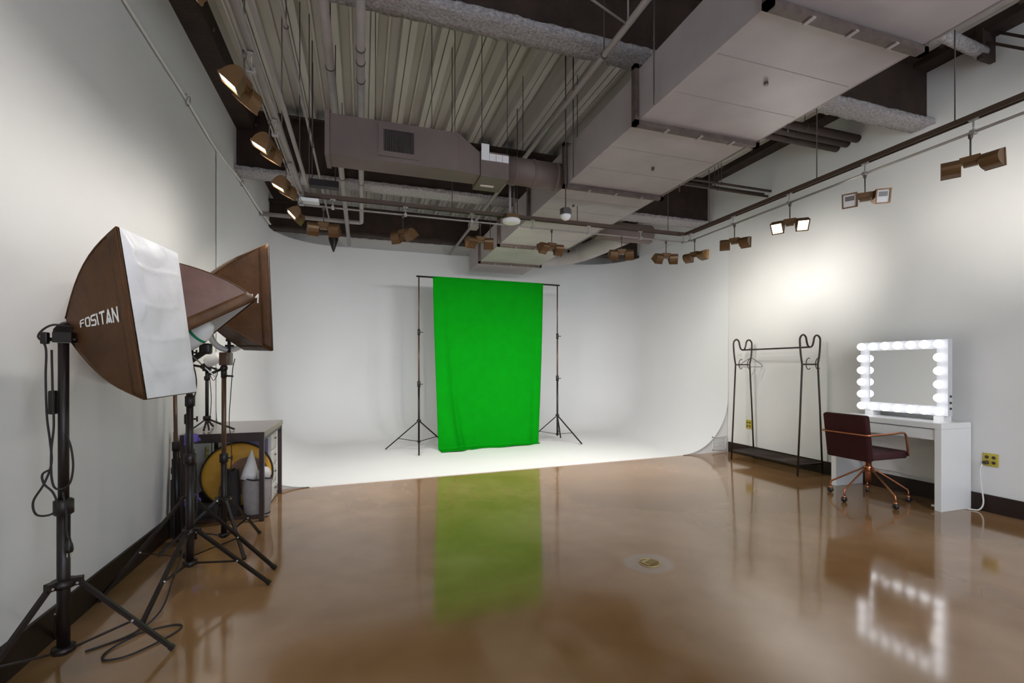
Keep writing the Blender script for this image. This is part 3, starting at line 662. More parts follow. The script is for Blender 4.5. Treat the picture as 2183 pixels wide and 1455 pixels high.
def softbox(name, label, rim, apex, fabric, diffuser=None, bulge=0.03, inner=0.055, group='fabric softboxes', ribs=True):
    """rim: four corners in order; apex: centre of the small back opening"""
    rim = [Vector(p) for p in rim]; apex = Vector(apex); ctr = sum(rim, Vector())/4
    ax = (ctr-apex).normalized()
    t = thing(name, label, 'softbox', apex, 0, group)
    inn = []
    for p in rim:
        d = p-ctr; inn.append(apex+d.normalized()*inner)
    surf = []
    for i in range(4):
        a0, a1, b0, b1 = inn[i], inn[(i+1) % 4], rim[i], rim[(i+1) % 4]
        out = (((b0+b1)/2-ctr)-ax*((b0+b1)/2-ctr).dot(ax)).normalized()
        def S_(u, v, a0=a0, a1=a1, b0=b0, b1=b1, out=out, off=0.0):   # u along the edge, v from apex to rim
            p = (a0.lerp(a1, u)).lerp(b0.lerp(b1, u), v)
            rib = math.sin(PI*v)*bulge
            ca = (a0.lerp(b0, v)-ctr); cb = (a1.lerp(b1, v)-ctr)
            da = (ca-ax*ca.dot(ax)).normalized(); db = (cb-ax*cb.dot(ax)).normalized()
            p = p+da.lerp(db, u)*rib+out*(-0.35*bulge*math.sin(PI*u)*math.sin(PI*v))+out*off
            return p
        surf.append(S_)
        pn = part('fabric_panel', MB().grid(lambda u, v: S_(u, v), 14, 14), fabric, t)
        part('lining', MB().grid(lambda u, v: S_(u, v, off=-0.006), 10, 10), 'lining', pn)
        lip = MB().grid(lambda u, v: S_(u, 1-0.13*v, off=0.003+0.002*math.sin(u*40)*math.sin(PI*v)), 24, 3)
        part('rim_band', lip, 'fabric_dark', pn, solid=0.002)
    for i in range(4):
        S_ = surf[i]; part('rib', MB().tube([S_(0, v/10, off=0.001) for v in range(11)], 0.004, 6), 'fabric_dark', t)
    part('rim_cord', MB().tube([p+ax*0.002 for p in rim], 0.004, 6, closed=True), 'fabric_dark', t)
    if diffuser:
        a, b, c, d = rim
        def D_(u, v):
            p = (a.lerp(b, u)).lerp(d.lerp(c, u), v)
            e = min(u, 1-u, v, 1-v)
            f = min(1, e*9)
            crease = 0.0
            for q, amp in ((0.19, .006), (0.42, .005), (0.63, .005), (0.83, .005)): crease += amp*math.exp(-((v-q-0.02*math.sin(u*5))/0.012)**2)
            crease += 0.006*math.exp(-((u-0.13-0.03*math.sin(v*7))/0.05)**2)*math.sin(v*30)
            crease += 0.007*math.exp(-(((u-0.1)*0.55+(0.75-v)*0.9)/0.03)**2)*(1 if v > 0.6 else 0.2)+0.008*math.exp(-(((u-0.08)*1.2-(v-0.1)*0.55)/0.03)**2)*(1 if v < 0.35 else 0)
            return p+ax*(0.010+f*(0.004+crease*0.55+0.006*math.sin(u*3.1+1)*math.sin(v*5.3)*0.8+0.004*math.sin(9*u+6*v)*math.sin(13*v-4*u)+0.003*abs(math.sin(4*u-7*v)*math.sin(9*v+3*u))))
        part('front_diffuser', MB().grid(D_, 48, 64), diffuser, t)
    return t, surf

# A: large softbox with white diffuser (rim order: near top, far top, far bottom, near bottom)
rimA = [(-0.938, 2.251, 1.859), (-0.899, 2.749, 1.872), (-0.817, 2.754, 1.171), (-0.846, 2.257, 1.168)]
sbA, surfA = softbox('softbox', 'large brown softbox with white diffuser face and printed lettering, frontmost', rimA, (-1.215, 2.535, 1.465), 'fabric_dark', 'diffuser', 0.045)
# panel index 3 joins near-bottom -> near-top: the side facing the camera
SA = surfA[3]
def mapA(u, v): return SA(v, u, off=0.004)      # reading direction runs from the apex to the rim
part('printed_lettering', lettering('FOSITAN', mapA, 0.24, 0.47, 0.068, 0.088, 0.027, 0.016, 0.10), 'print_white', sbA, solid=0.001)
hdA = thing('lamp_holder', 'black lamp holder and tilt bracket behind the large softbox', 'lamp holder', (PA[0], PA[1], 1.40))
part('bracket', MB().box(PA[0]-0.03, PA[0]+0.035, PA[1]-0.018, PA[1]+0.018, 1.402, 1.445).cyl((PA[0]-0.05, PA[1], 1.415), (PA[0]+0.045, PA[1], 1.415), 0.008, 8), 'black_metal', hdA)
part('knob', MB().rbox(PA[0]-0.075, PA[0]-0.05, PA[1]-0.012, PA[1]+0.012, 1.395, 1.445, 0.005), 'black_metal', hdA)
part('socket', MB().tube([(PA[0]-0.01, PA[1]+0.02, 1.447), (-1.225, 2.51, 1.462), (-1.19, 2.54, 1.47)], 0.034, 14), 'black_metal', hdA)

# B: middle softbox opening downwards
rimB = [(-0.601, 3.085, 1.702), (-0.965, 3.56, 1.51), (-1.374, 3.275, 1.208), (-1.01, 2.80, 1.406)]
sbB, surfB = softbox('softbox', 'middle softbox with top light painted into its fabric, tilted to open downwards over the stands', rimB, (-1.20, 3.16, 1.90), 'fabric_lit', None, 0.055)
bl = thing('studio_bulb', 'white studio bulb with a green band under the middle softbox', 'bulb', (-0.92, 3.18, 1.42))
part('bulb_body', MB().lathe([(0.03, -0.10), (0.05, -0.06), (0.058, 0.0), (0.058, 0.04), (0.045, 0.09), (0.02, 0.12)], (-0.945, 3.19, 1.475), (0.5, -0.1, 0.45), 20), 'white_plastic', bl)
part('colour_band', MB().lathe([(0.0585, -0.008), (0.0592, -0.006), (0.0592, 0.006), (0.0585, 0.008)], (-0.93, 3.187, 1.489), (0.5, -0.1, 0.45), 20), 'green_band', bl)
hb = thing('lamp_holder', 'black tilting bracket on top of the middle stand below the bulb', 'lamp holder', (PM1[0], PM1[1], 1.37))
part('tilt_head', MB().rbox(-0.925, -0.865, 3.18, 3.24, 1.375, 1.44, 0.012), 'black_metal', hb)
part('arm', MB().bar((PM1[0], PM1[1], 1.33), (-0.89, 3.21, 1.40), 0.022, 0.03).cyl((PM1[0], PM1[1], 1.34), (PM1[0], PM1[1], 1.42), 0.018, 10), 'black_metal', hb)
part('knob', MB().cyl((-0.96, 3.18, 1.31), (-0.90, 3.15, 1.30), 0.007, 8).ball((-0.895, 3.148, 1.30), 0.014, 8, 6), 'black_metal', hb)
part('umbrella_rod', MB().cyl((-1.02, 3.22, 1.42), (-0.83, 3.15, 1.24), 0.004, 6), 'bolt', hb)
# C: rear softbox seen from behind, opening towards the backdrop
rimC = [(-0.620, 3.537, 2.141), (-0.886, 3.99, 2.144), (-0.862, 4.015, 1.430), (-0.596, 3.562, 1.412)]
sbC, surfC = softbox('softbox', 'rear dark brown softbox facing the green backdrop, back side seen', rimC, (-1.085, 3.60, 1.765), 'fabric_dark', 'diffuser', 0.03)
SC = surfC[3]
part('printed_lettering', lettering('FOSITAN', lambda u, v: SC(1-v, u, off=0.004), 0.22, 0.47, 0.078, 0.085, 0.022, 0.016, -0.1), 'print_white', sbC, solid=0.001)
hc = thing('lamp_holder', 'black lamp holder behind the rear softbox', 'lamp holder', (PM2[0], PM2[1], 1.74))
part('bracket', MB().cyl((PM2[0], PM2[1], 1.70), (PM2[0], PM2[1], 1.79), 0.022, 10), 'black_metal', hc)
part('socket', MB().tube([(PM2[0], PM2[1], 1.77), (-1.09, 3.57, 1.77), (-1.06, 3.61, 1.765)], 0.03, 12), 'black_metal', hc)

# ---- ring light on the brown-poled stand
rc = V(-0.955, 3.985, 1.562); rn = V(0.62, -0.77, -0.12).normalized(); ra = V(0,0,1).cross(rn).normalized(); rb = rn.cross(ra)
rl = thing('ring_light', 'grey ring light half hidden behind the rear softbox', 'ring light', (rc.x, rc.y, 1.36))
part('ring_body', MB().tube([rc+(ra*math.cos(t)+rb*math.sin(t))*0.135 for t in [2*PI*i/48 for i in range(48)]], 0.021, 12, closed=True), 'ring_body', rl)
part('diffuser', MB().tube([rc+rn*0.014+(ra*math.cos(t)+rb*math.sin(t))*0.135 for t in [2*PI*i/48 for i in range(48)]], 0.0155, 10, closed=True), 'white_plastic', rl)
part('mount', MB().rbox(-0.99, -0.93, 3.84, 3.98, 1.31, 1.405, 0.006), 'brown_pole', rl)
part('ball_joint', MB().ball((-0.962, 3.86, 1.29), 0.026, 12, 8).cyl((-0.962, 3.86, 1.22), (-0.962, 3.86, 1.29), 0.02, 12), 'black_metal', rl)
part('lever', MB().cyl((-0.97, 3.85, 1.285), (-1.05, 3.80, 1.24), 0.01, 8).cyl((-0.962, 3.86, 1.235), (-0.90, 3.85, 1.23), 0.007, 8), 'black_metal', rl)
part('phone_clip', MB().box(-0.965, -0.945, 3.965, 3.985, 1.40, 1.50).box(-0.98, -0.925, 3.96, 3.99, 1.45, 1.465).box(-0.975, -0.93, 3.96, 3.99, 1.49, 1.51), 'black_metal', rl)
# ---- desktop tripod lamp
dt = (-1.285, 4.64)
tt = thing('tabletop_tripod', 'small black tripod standing on the work desk with a white lamp', 'tripod', (dt[0], dt[1], 0.752))
part('pole', MB().cyl((*dt, 0.80), (*dt, 1.27), 0.014, 12), 'black_metal', tt)
part('collar', MB().lathe([(0.015, -0.02), (0.03, -0.015), (0.03, 0.015), (0.015, 0.02)], (*dt, 0.855), (0,0,1), 12), 'black_metal', tt)
part('collar', MB().lathe([(0.015, -0.02), (0.022, -0.015), (0.022, 0.015), (0.015, 0.02)], (*dt, 1.20), (0,0,1), 12), 'black_metal', tt)
for (fx_, fy_) in ((-1.05, 4.53), (-1.24, 4.53), (-1.28, 4.80), (-1.39, 4.60), (-1.27, 4.50)):
    part('leg', MB().bar((*dt, 0.85), (fx_, fy_, 0.762), 0.014, 0.012), 'black_metal', tt)
part('tilt_head', MB().rbox(dt[0]-0.03, dt[0]+0.03, dt[1]-0.03, dt[1]+0.03, 1.26, 1.33, 0.01).cyl((dt[0], dt[1], 1.30), (dt[0]+0.08, dt[1]-0.02, 1.28), 0.008, 8), 'black_metal', tt)
part('lamp_body', MB().lathe([(0.042, -0.07), (0.048, -0.06), (0.048, 0.04), (0.040, 0.055), (0.02, 0.062)], (dt[0]+0.06, dt[1]-0.02, 1.365), (0.8, -0.1, 0.45), 18), 'white_plastic', tt)
part('cord', MB().tube(spline([(dt[0]+0.03, dt[1]-0.03, 1.3), (dt[0]+0.09, dt[1]-0.04, 1.25), (dt[0]+0.06, dt[1]-0.04, 1.18), (dt[0]+0.03, dt[1]-0.03, 1.22), (dt[0]+0.04, dt[1]-0.03, 1.05), (dt[0]+0.035, dt[1]-0.03, 0.9), (dt[0]+0.02, dt[1]-0.03, 0.83)], 6), 0.003, 6), 'black_cloth', tt)

# ---- stands folded and leaning by the left wall
for i, (lab, bx_, by_, tx, ty, tz, cl) in enumerate((
    ('folded stand pole leaning on the left wall, nearest the wall', -1.30, 4.02, -1.345, 4.10, 1.12, None),
    ('folded stand pole with purple clamps leaning behind the middle stand', -1.20, 3.98, -1.235, 4.08, 1.10, ((0.30,), (0.70,))),
    ('short dark folded stand leaning beside the work desk', -1.36, 4.14, -1.375, 4.20, 0.80, None))):
    t = thing('folded_stand', lab, 'stand', (bx_, by_, 0), 0, 'folded stands by the left wall')
    a, b = V(bx_, by_, 0.0), V(tx, ty, tz); al = lambda q: a+(b-a)*q
    part('pole', MB().cyl(al(0.0), b, 0.013, 10), 'brown_pole', t)
    part('lower_tube', MB().cyl(al(0.03), al(0.62), 0.021, 10), 'black_metal', t)
    for k in range(3):
        o_ = V(0.026*math.cos(k*2.1), 0.026*math.sin(k*2.1), 0)
        part('folded_leg', MB().bar(al(0.02)+o_, al(0.55)+o_, 0.014), 'black_metal', t)
    if cl:
        for (q,) in cl:
            p = al(q)
            cm = part('clamp', MB().rbox(p.x-0.03, p.x+0.055, p.y-0.06, p.y-0.02, p.z-0.03, p.z+0.03, 0.008), 'purple', t)
            part('clamp_jaw', MB().bar(p+V(-0.03,-0.04,-0.045), p+V(0.07,-0.045,-0.01), 0.016, 0.022), 'purple', cm)
    else:
        part('collar', MB().cyl(al(0.6), al(0.66), 0.026, 10), 'black_metal', t)

# ================================================================== WORK DESK
wx0, wx1, wy0, wy1, wz = XL+0.02, -0.785, 4.34, 5.28, 0.752
wk = thing('work_desk', 'dark work desk with steel frame at the left wall', 'desk', (-1.1, 4.8, 0))
tp = part('desk_top', MB().box(wx0, wx1, wy0, wy1, wz-0.045, wz), 'desk_top', wk)
part('edge_band', MB().box(wx0, wx1, wy0-0.003, wy0-0.0003, wz-0.05, wz), 'desk_frame', tp)
part('edge_band', MB().box(wx1+0.0003, wx1+0.003, wy0, wy1, wz-0.045, wz), 'desk_edge', tp)
for (a, b) in ((wx1-0.04, wy0+0.005), (wx1-0.04, wy1-0.045), (wx0, wy0+0.005), (wx0, wy1-0.045)):
    part('leg', MB().box(a, a+0.036, b, b+0.036, 0, wz-0.046), 'desk_frame', wk)
part('frame_rail', MB().box(wx0+0.036, wx1-0.04, wy0+0.006, wy0+0.03, wz-0.075, wz-0.046), 'desk_frame', wk)
part('frame_rail', MB().box(wx0+0.036, wx1-0.04, wy0+0.008, wy0+0.03, 0.03, 0.055), 'desk_frame', wk)
part('frame_rail', MB().box(wx1-0.036, wx1-0.008, wy0+0.041, wy1-0.045, wz-0.075, wz-0.046), 'desk_frame', wk)
part('frame_rail', MB().box(wx0+0.036, wx1-0.04, wy1-0.035, wy1-0.012, wz-0.075, wz-0.046), 'desk_frame', wk)
dr = thing('drawer_unit', 'white four-drawer cabinet under the far end of the work desk', 'cabinet', (-1.02, 5.08, 0))
part('body', MB().box(-1.25, -0.845, 4.93, 5.215, 0.0, 0.665), 'drawer_white', dr)
for i in range(4):
    z0 = 0.012+i*0.163
    d_ = part('drawer', MB().rbox(-0.845, -0.828, 4.938, 5.207, z0, z0+0.155, 0.004, 2), 'drawer_white', dr)
    part('label_frame', MB().box(-0.8285, -0.826, 4.97, 5.175, z0+0.03, z0+0.135), 'grille_white', d_)
    part('handle', MB().tube([(-0.827, 5.045, z0+0.10), (-0.812, 5.05, z0+0.095), (-0.812, 5.095, z0+0.095), (-0.827, 5.10, z0+0.10)], 0.004, 6), 'flange', d_)
# round yellow reflector
rf = thing('pop_up_reflector', 'round yellow pop-up reflector with black trim under the work desk', 'reflector', (-1.06, 4.58, 0.06))
cR = V(-1.055, 4.66, 0.345); nR = V(0.12, -0.97, 0.20).normalized(); uR = V(0,0,1).cross(nR).normalized(); wR = nR.cross(uR); RR = 0.278
def ringp(r, t, k=0.0): return cR+uR*r*math.cos(t)+wR*r*math.sin(t)+nR*k
part('disc', MB().grid(lambda u, v: ringp(0.05+(RR-0.05)*v, 2*PI*u, 0.006*math.sin(9*u*2*PI)*v*(1-v)*3), 60, 8), 'yellow', rf, solid=0.004)
part('trim', MB().tube([ringp(RR, 2*PI*i/48) for i in range(48)], 0.008, 8, closed=True), 'black_cloth', rf)
part('inner_brown', MB().grid(lambda u, v: ringp(0.165*v, 2*PI*u, 0.01)+uR*0.085-wR*0.02, 40, 3), 'gold_brown', rf)  # brown area of the disc, right of centre
# black bag, mesh hamper with white cloth, purple bag
bgx = thing('black_bag', 'black fabric bag leaning in front of the yellow reflector', 'bag', (-1.0, 4.5, 0.0))
def bag(u, v):
    t = 2*PI*u; r = 1-0.25*v**2
    return V(-1.065+0.072*r*math.cos(t), 4.50+0.05*r*math.sin(t), 0.42*v+0.01*math.sin(6*t))
part('bag_body', MB().grid(bag, 24, 8).add([bag(i/24, 1) for i in range(24)], [list(range(24))]), 'black_cloth', bgx)
part('strap', MB().tube(spline([(-1.09, 4.47, 0.40), (-1.12, 4.44, 0.30), (-1.12, 4.44, 0.15)], 5), 0.008, 6), 'black_cloth', bgx)
hm = thing('mesh_hamper', 'grey mesh pop-up hamper holding white cloth under the desk', 'hamper', (-0.86, 4.47, 0))
hc_ = V(-0.868, 4.50, 0)
def ham(u, v):
    t = 2*PI*u; r = 0.112+0.012*math.sin(PI*v)-0.02*(1-v)
    return hc_+V(r*math.cos(t), 0.75*r*math.sin(t), 0.012+0.325*v+0.006*math.sin(5*t)*v)
part('mesh_side', MB().grid(ham, 28, 10), 'grey_mesh', hm)
part('bottom', MB().add([ham(i/28, 0) for i in range(28)], [list(range(28))]), 'black_cloth', hm)
part('hoop', MB().tube([ham(i/28, 1) for i in range(28)], 0.006, 6, closed=True), 'black_cloth', hm)
part('hoop', MB().tube([ham(i/28, 0.06)+V(0,0,0) for i in range(28)], 0.007, 6, closed=True), 'black_cloth', hm)
cl1 = MB().lathe([(0.075, 0.0), (0.062, 0.05), (0.042, 0.12), (0.018, 0.20), (0.005, 0.245)], (-0.925, 4.50, 0.338), (0.06, 0, 1), 14)
tag(part('folded_cloth', cl1, 'white_cloth'), 'white cloth gathered to a peak in the mesh hamper', 'cloth')
tag(part('crumpled_cloth', MB().grid(lambda u, v: V(-0.82+0.055*math.sin(PI*v)*math.cos(2*PI*u)*(1+0.2*math.sin(7*u*PI)), 4.49+0.05*math.sin(PI*v)*math.sin(2*PI*u), 0.365-0.062*math.cos(PI*v)+0.02*math.sin(10*u)*math.sin(PI*v)), 20, 10), 'white_cloth'), 'crumpled white cloth at the right side of the mesh hamper', 'cloth')
tag(part('purple_bag', MB().rbox(-1.12, -0.84, 4.74, 4.88, 0.0, 0.66, 0.05, 4), 'purple_cloth'), 'dark purple bag standing at the back under the work desk', 'bag')
tag(part('black_case', MB().rbox(-1.34, -1.145, 4.42, 4.50, 0.0, 0.16, 0.03, 3), 'black_cloth'), 'low black case on the floor below the yellow reflector', 'case')

def outlet(name, label, face, c, w_, h_, plugs=False):
    """wall plate with four sockets on a wall facing +-X"""
    t = thing(name, label, 'outlet', c); sx = face
    part('plate', MB().rbox(min(c[0], c[0]+sx*0.008), max(c[0], c[0]+sx*0.008), c[1]-w_/2, c[1]+w_/2, c[2]-h_/2, c[2]+h_/2, 0.003, 2), 'brass_plate', t)
    for dy in (-1, 1):
        for dz in (-1, 1):
            part('socket', MB().cyl((c[0]+sx*0.006, c[1]+dy*w_*0.22, c[2]+dz*h_*0.2), (c[0]+sx*0.0095, c[1]+dy*w_*0.22, c[2]+dz*h_*0.2), w_*0.13, 12), 'socket_dark', t)
    return t
outlet('wall_outlet', 'yellowish four-socket outlet behind the clothes rack', -1, (XR-0.001, 5.325, 0.465), 0.105, 0.13)
ot = outlet('wall_outlet', 'yellow outlet right of the vanity with a plug in it', -1, (XR-0.001, 2.613, 0.468), 0.11, 0.115)
part('plug', MB().rbox(XR-0.045, XR-0.010, 2.62, 2.655, 0.428, 0.455, 0.006, 2), 'socket_dark', ot)
cable('white cord running from the outlet down to the vanity leg', [(XR-0.03, 2.655, 0.44), (XR-0.04, 2.67, 0.36), (XR-0.035, 2.66, 0.22), (XR-0.04, 2.645, 0.08), (XR-0.06, 2.665, 0.015), (XR-0.09, 2.71, 0.008), (XR-0.10, 2.735, 0.008)], 0.006, 'white_plastic', 'white_cord')
outlet('wall_outlet', 'outlet on the left wall under the work desk', 1, (XL+0.001, 5.08, 0.48), 0.08, 0.12)
gv = thing('return_grille', 'small white grille low on the right cyclorama fascia', 'grille', (5.18, front_y(5.18), 0.03))
gy = front_y(5.18)+0.02
gm = MB(); gx0, gx1, gz0, gz1 = 5.04, 5.295, 0.035, 0.24
gm.box(gx0, gx1, gy-0.014, gy, gz0, gz0+0.015).box(gx0, gx1, gy-0.014, gy, gz1-0.015, gz1).box(gx0, gx0+0.015, gy-0.014, gy, gz0, gz1).box(gx1-0.015, gx1, gy-0.014, gy, gz0, gz1)
part('frame', gm, 'grille_white', gv)
for i in range(10):
    z = gz0+0.025+i*0.0172
    part('louvre', MB().obox(((gx0+gx1)/2, gy-0.006, z), ((gx1-gx0)/2-0.015, 0, 0), (0, 0.004, 0.004), (0, 0.0006, -0.0008)), 'grille_white', gv)

# floor box (brass drain cover)
fb = thing('floor_box', 'round brass floor outlet cover set in the concrete', 'floor outlet', (1.81, 2.635, 0))
part('cover', MB().lathe([(0.068, 0.0), (0.068, 0.003), (0.060, 0.005)], (1.81, 2.635, 0), (0,0,1), 36), 'drain_brass', fb)
part('outer_ring', MB().tube([(1.81+0.067*math.cos(2*PI*i/40), 2.635+0.067*math.sin(2*PI*i/40), 0.003) for i in range(40)], 0.003, 6, closed=True), 'drain_light', fb)
M = Matrix.Rotation(math.radians(25), 4, 'Z')
for (a, b, c, d, mm) in ((-0.045, 0.045, 0.018, 0.038, 'drain_light'), (-0.032, 0.045, -0.036, 0.013, 'drain_brass'), (-0.050, -0.037, -0.03, 0.012, 'drain_light')):
    part('lid', MB().obox(V(1.81, 2.635, 0.0065)+M @ V((a+b)/2, (c+d)/2, 0), M @ V((b-a)/2, 0, 0), M @ V(0, (d-c)/2, 0), V(0, 0, 0.0018)), mm, fb)

# ================================================================== GREEN BACKDROP
bd = thing('backdrop_stand', 'black backdrop stand with crossbar holding the green cloth', 'backdrop stand', (2.0, 7.25, 0))
part('crossbar', MB().cyl((0.79, 7.215, 2.690), (3.21, 7.285, 2.690), 0.0135, 12), 'black_metal', bd)
for (cx, cy_, feet) in ((0.828, 7.216, ((0.342, 7.423), (0.779, 6.78), (1.31, 7.45))), (3.172, 7.284, ((3.46, 6.93), (3.40, 7.66), (2.72, 7.50)))):
    zs = ((0.12, 1.03, 0.0155), (0.95, 1.83, 0.013), (1.76, 2.69, 0.0105)) if cx < 2 else ((0.12, 1.10, 0.0155), (1.03, 1.82, 0.013), (1.76, 2.69, 0.0105))
    for (a, b, r) in zs:
        po = part('pole_section', MB().cyl((cx, cy_, a), (cx, cy_, b), r, 12), 'brown_pole' if a > 0.5 else 'black_metal', bd)
        if b < 2.5: part('locking_collar', MB().lathe([(r, -0.05), (r*1.6, -0.04), (r*1.6, 0.04), (r, 0.05)], (cx, cy_, b), (0,0,1), 12).cyl((cx, cy_-0.01, b), (cx+0.06, cy_-0.02, b), 0.006, 8), 'black_metal', po)
    part('leg_collar', MB().lathe([(0.016, -0.02), (0.032, -0.015), (0.032, 0.015), (0.016, 0.02)], (cx, cy_, 0.47), (0,0,1), 12), 'black_metal', bd)
    part('brace_hub', MB().lathe([(0.016, -0.015), (0.028, -0.01), (0.028, 0.01), (0.016, 0.015)], (cx, cy_, 0.15), (0,0,1), 12), 'black_metal', bd)
    for (fx_, fy_) in feet:
        a = V(cx, cy_, 0.47); b = V(fx_, fy_, 0.022); d = (b-a)
        part('leg', MB().bar(a+d*0.05, b, 0.022, 0.016), 'black_metal', bd)
        part('brace', MB().bar((cx, cy_, 0.15), a+d*0.62, 0.014, 0.008), 'black_metal', bd)
def smooth(t): t = max(0, min(1, t)); return t*t*(3-2*t)
def cloth(u, v):
    xt = 1.045+u*(2.915-1.045); xb = 1.13+u*(2.84-1.13)
    e = v**1.3; x = xt+(xb-xt)*e
    amp = 0.012+0.045*v
    fold = amp*(math.sin(u*9.0+0.9*v+0.5)*0.6+math.sin(u*21+2*v)*0.25*v)
    fold += 0.10*v**1.5*math.exp(-((u-0.02-0.16*v**3)/0.11)**2)      # the left edge hangs forward
    fold -= 0.075*v*math.exp(-((u-0.13-0.12*v**3)/0.03)**2)
    fold -= 0.03*v*v*math.exp(-((u-0.93)/0.03)**2)
    y = 7.23+0.07*u-fold
    VL = 0.90+0.05*u
    if v < VL: z = 2.702-(2.702-0.02)*(v/VL)
    else:
        q = (v-VL)/(1-VL); z = 0.02-0.004*q
        y -= (0.16*(1-u)+0.10)*q
    lift = 0.03*math.exp(-((u-0.62)/0.2)**2)*smooth((v-VL+0.05)/0.05)
    return V(x, y-0.0-lift*0.2, z+max(0, 0.012*math.sin(u*11))*smooth((v-0.88)/0.1))
gcl = part('green_backdrop', MB().grid(cloth, 90, 120), 'green', None, solid=0.003)
tag(gcl, 'bright green cloth backdrop hanging from the crossbar to the floor', 'backdrop')
slv = part('rod_sleeve', MB().tube([(1.045+(2.915-1.045)*i/20, 7.222+0.055*i/20, 2.690) for i in range(21)], 0.0175, 12), 'green', gcl)

# ================================================================== CLOTHES RACK
RN, RF = 4.14, 5.164
rk = thing('clothes_rack', 'black tubular clothes rack with looped ends and slatted shelf', 'clothes rack', (5.06, 4.65, 0))
for Y in (RN, RF):
    pts = [(4.868, 0.012), (4.905, 0.66), (4.94, 1.328)]
    loop = [(4.94, 1.328), (4.918, 1.45), (4.905, 1.60), (4.915, 1.650), (4.955, 1.678), (4.996, 1.653), (5.012, 1.595), (5.03, 1.55), (5.066, 1.533), (5.10, 1.55), (5.118, 1.595), (5.134, 1.653), (5.175, 1.676), (5.216, 1.650), (5.226, 1.60), (5.213, 1.45), (5.188, 1.328)]
    back = [(5.188, 1.328), (5.222, 0.80), (5.262, 0.012)]
    full = [V(x, Y, z) for (x, z) in pts[:2]]+[V(p.x, Y, p.z) for p in spline([V(x, 0, z) for (x, z) in loop], 4)]+[V(x, Y, z) for (x, z) in back[1:]]
    part('end_frame', MB().tube(full, 0.0105, 10), 'rack_metal', rk)
    rl_ = part('hook_rail', MB().cyl((4.94, Y, 1.328), (5.188, Y, 1.328), 0.009, 8), 'rack_metal', rk)
    for x in (4.99, 5.14):
        part('hook', MB().tube(spline([(x+0.03, Y-0.035, 1.395), (x+0.012, Y-0.03, 1.402), (x, Y-0.015, 1.37), (x, Y-0.012, 1.30), (x+0.012, Y-0.03, 1.268), (x+0.028, Y-0.04, 1.285)], 4), 0.005, 6), 'rack_metal', rl_)
part('top_bar', MB().cyl((5.066, RN, 1.533), (5.066, RF, 1.533), 0.0105, 10), 'rack_metal', rk)
sh = part('shelf_frame', MB().bar((4.883, RN, 0.14), (4.883, RF, 0.14), 0.014, 0.022).bar((5.25, RN, 0.14), (5.25, RF, 0.14), 0.014, 0.022).bar((4.875, RN, 0.14), (5.256, RN, 0.14), 0.014, 0.022).bar((4.875, RF, 0.14), (5.256, RF, 0.14), 0.014, 0.022), 'rack_metal', rk)
for i in range(11):
    x = 4.915+i*0.0305
    part('slat', MB().cyl((x, RN, 0.143), (x, RF, 0.143), 0.0055, 6), 'rack_metal', sh)
hg = thing('coat_hanger', 'thin wire coat hanger on the far end of the clothes rack', 'hanger', (5.066, 5.02, 1.33))
hy = 5.02
part('hook', MB().tube(spline([(5.03, hy, 1.525), (5.045, hy, 1.552), (5.07, hy, 1.553), (5.083, hy, 1.535), (5.075, hy, 1.50), (5.066, hy, 1.45), (5.066, hy, 1.425)], 5), 0.003, 6), 'rack_metal', hg)
part('shoulders', MB().tube(spline([(5.066, hy, 1.425), (4.96, hy, 1.375), (4.875, hy, 1.325), (4.868, hy, 1.305), (4.885, hy, 1.298), (5.066, hy, 1.298), (5.245, hy, 1.298), (5.262, hy, 1.305), (5.255, hy, 1.325), (5.17, hy, 1.375), (5.066, hy, 1.425)], 4), 0.0035, 6), 'rack_metal', hg)

# ================================================================== VANITY
vx0, vx1, vy0, vy1, vz = 4.915, 5.325, 2.745, 3.765, 0.79
va = thing('vanity_table', 'white vanity table with one wide drawer against the right wall', 'table', (5.1, 3.25, 0))
part('table_top', MB().rbox(vx0, vx1, vy0, vy1, vz-0.052, vz, 0.003, 2, smooth=False), 'vanity_white', va)
for a in (vy0, vy1-0.055):
    part('side_panel', MB().rbox(vx0, vx1, a, a+0.055, 0.0, vz-0.0525, 0.003, 2, smooth=False), 'vanity_white', va)
part('drawer_front', MB().box(vx0+0.012, vx0+0.03, vy0+0.058, vy1-0.058, vz-0.155, vz-0.060), 'vanity_white', va)
part('drawer_box', MB().box(vx0+0.031, vx1-0.02, vy0+0.06, vy1-0.06, vz-0.145, vz-0.058), 'vanity_line', va)
part('back_panel', MB().box(vx1-0.017, vx1-0.002, vy0+0.056, vy1-0.056, 0.20, vz-0.158), 'vanity_white', va)
part('level_foot', MB().box(vx0+0.02, vx0+0.06, vy0+0.06, vy0+0.09, 0.03, 0.045), 'white_metal', va)
# mirror with bulbs
mx, my0, my1, mz0, mz1 = 5.13, 2.815, 3.600, 0.842, 1.556
mi = thing('vanity_mirror', 'lighted vanity mirror with white frame and round bulbs standing on the table', 'mirror', (5.16, 3.2, vz))
mat('mirror_white', (0.56, 0.56, 0.58), 0.35)
fr = MB(); ib = 0.088
fr.box(mx, mx+0.06, my0, my1, mz0, mz0+ib).box(mx, mx+0.06, my0, my1, mz1-ib, mz1).box(mx, mx+0.06, my0, my0+ib, mz0+ib, mz1-ib).box(mx, mx+0.06, my1-ib, my1, mz0+ib, mz1-ib)
part('mirror_frame', fr, 'mirror_white', mi)
part('mirror_glass', MB().box(mx+0.008, mx+0.012, my0+ib, my1-ib, mz0+ib, mz1-ib), 'mirror', mi)
part('back_board', MB().box(mx+0.0125, mx+0.055, my0+ib, my1-ib, mz0+ib, mz1-ib), 'vanity_white', mi)
for a in (my0+0.04, my1-0.12): part('stand_foot', MB().box(mx+0.01, mx+0.12, a, a+0.08, vz, mz0), 'vanity_white', mi)
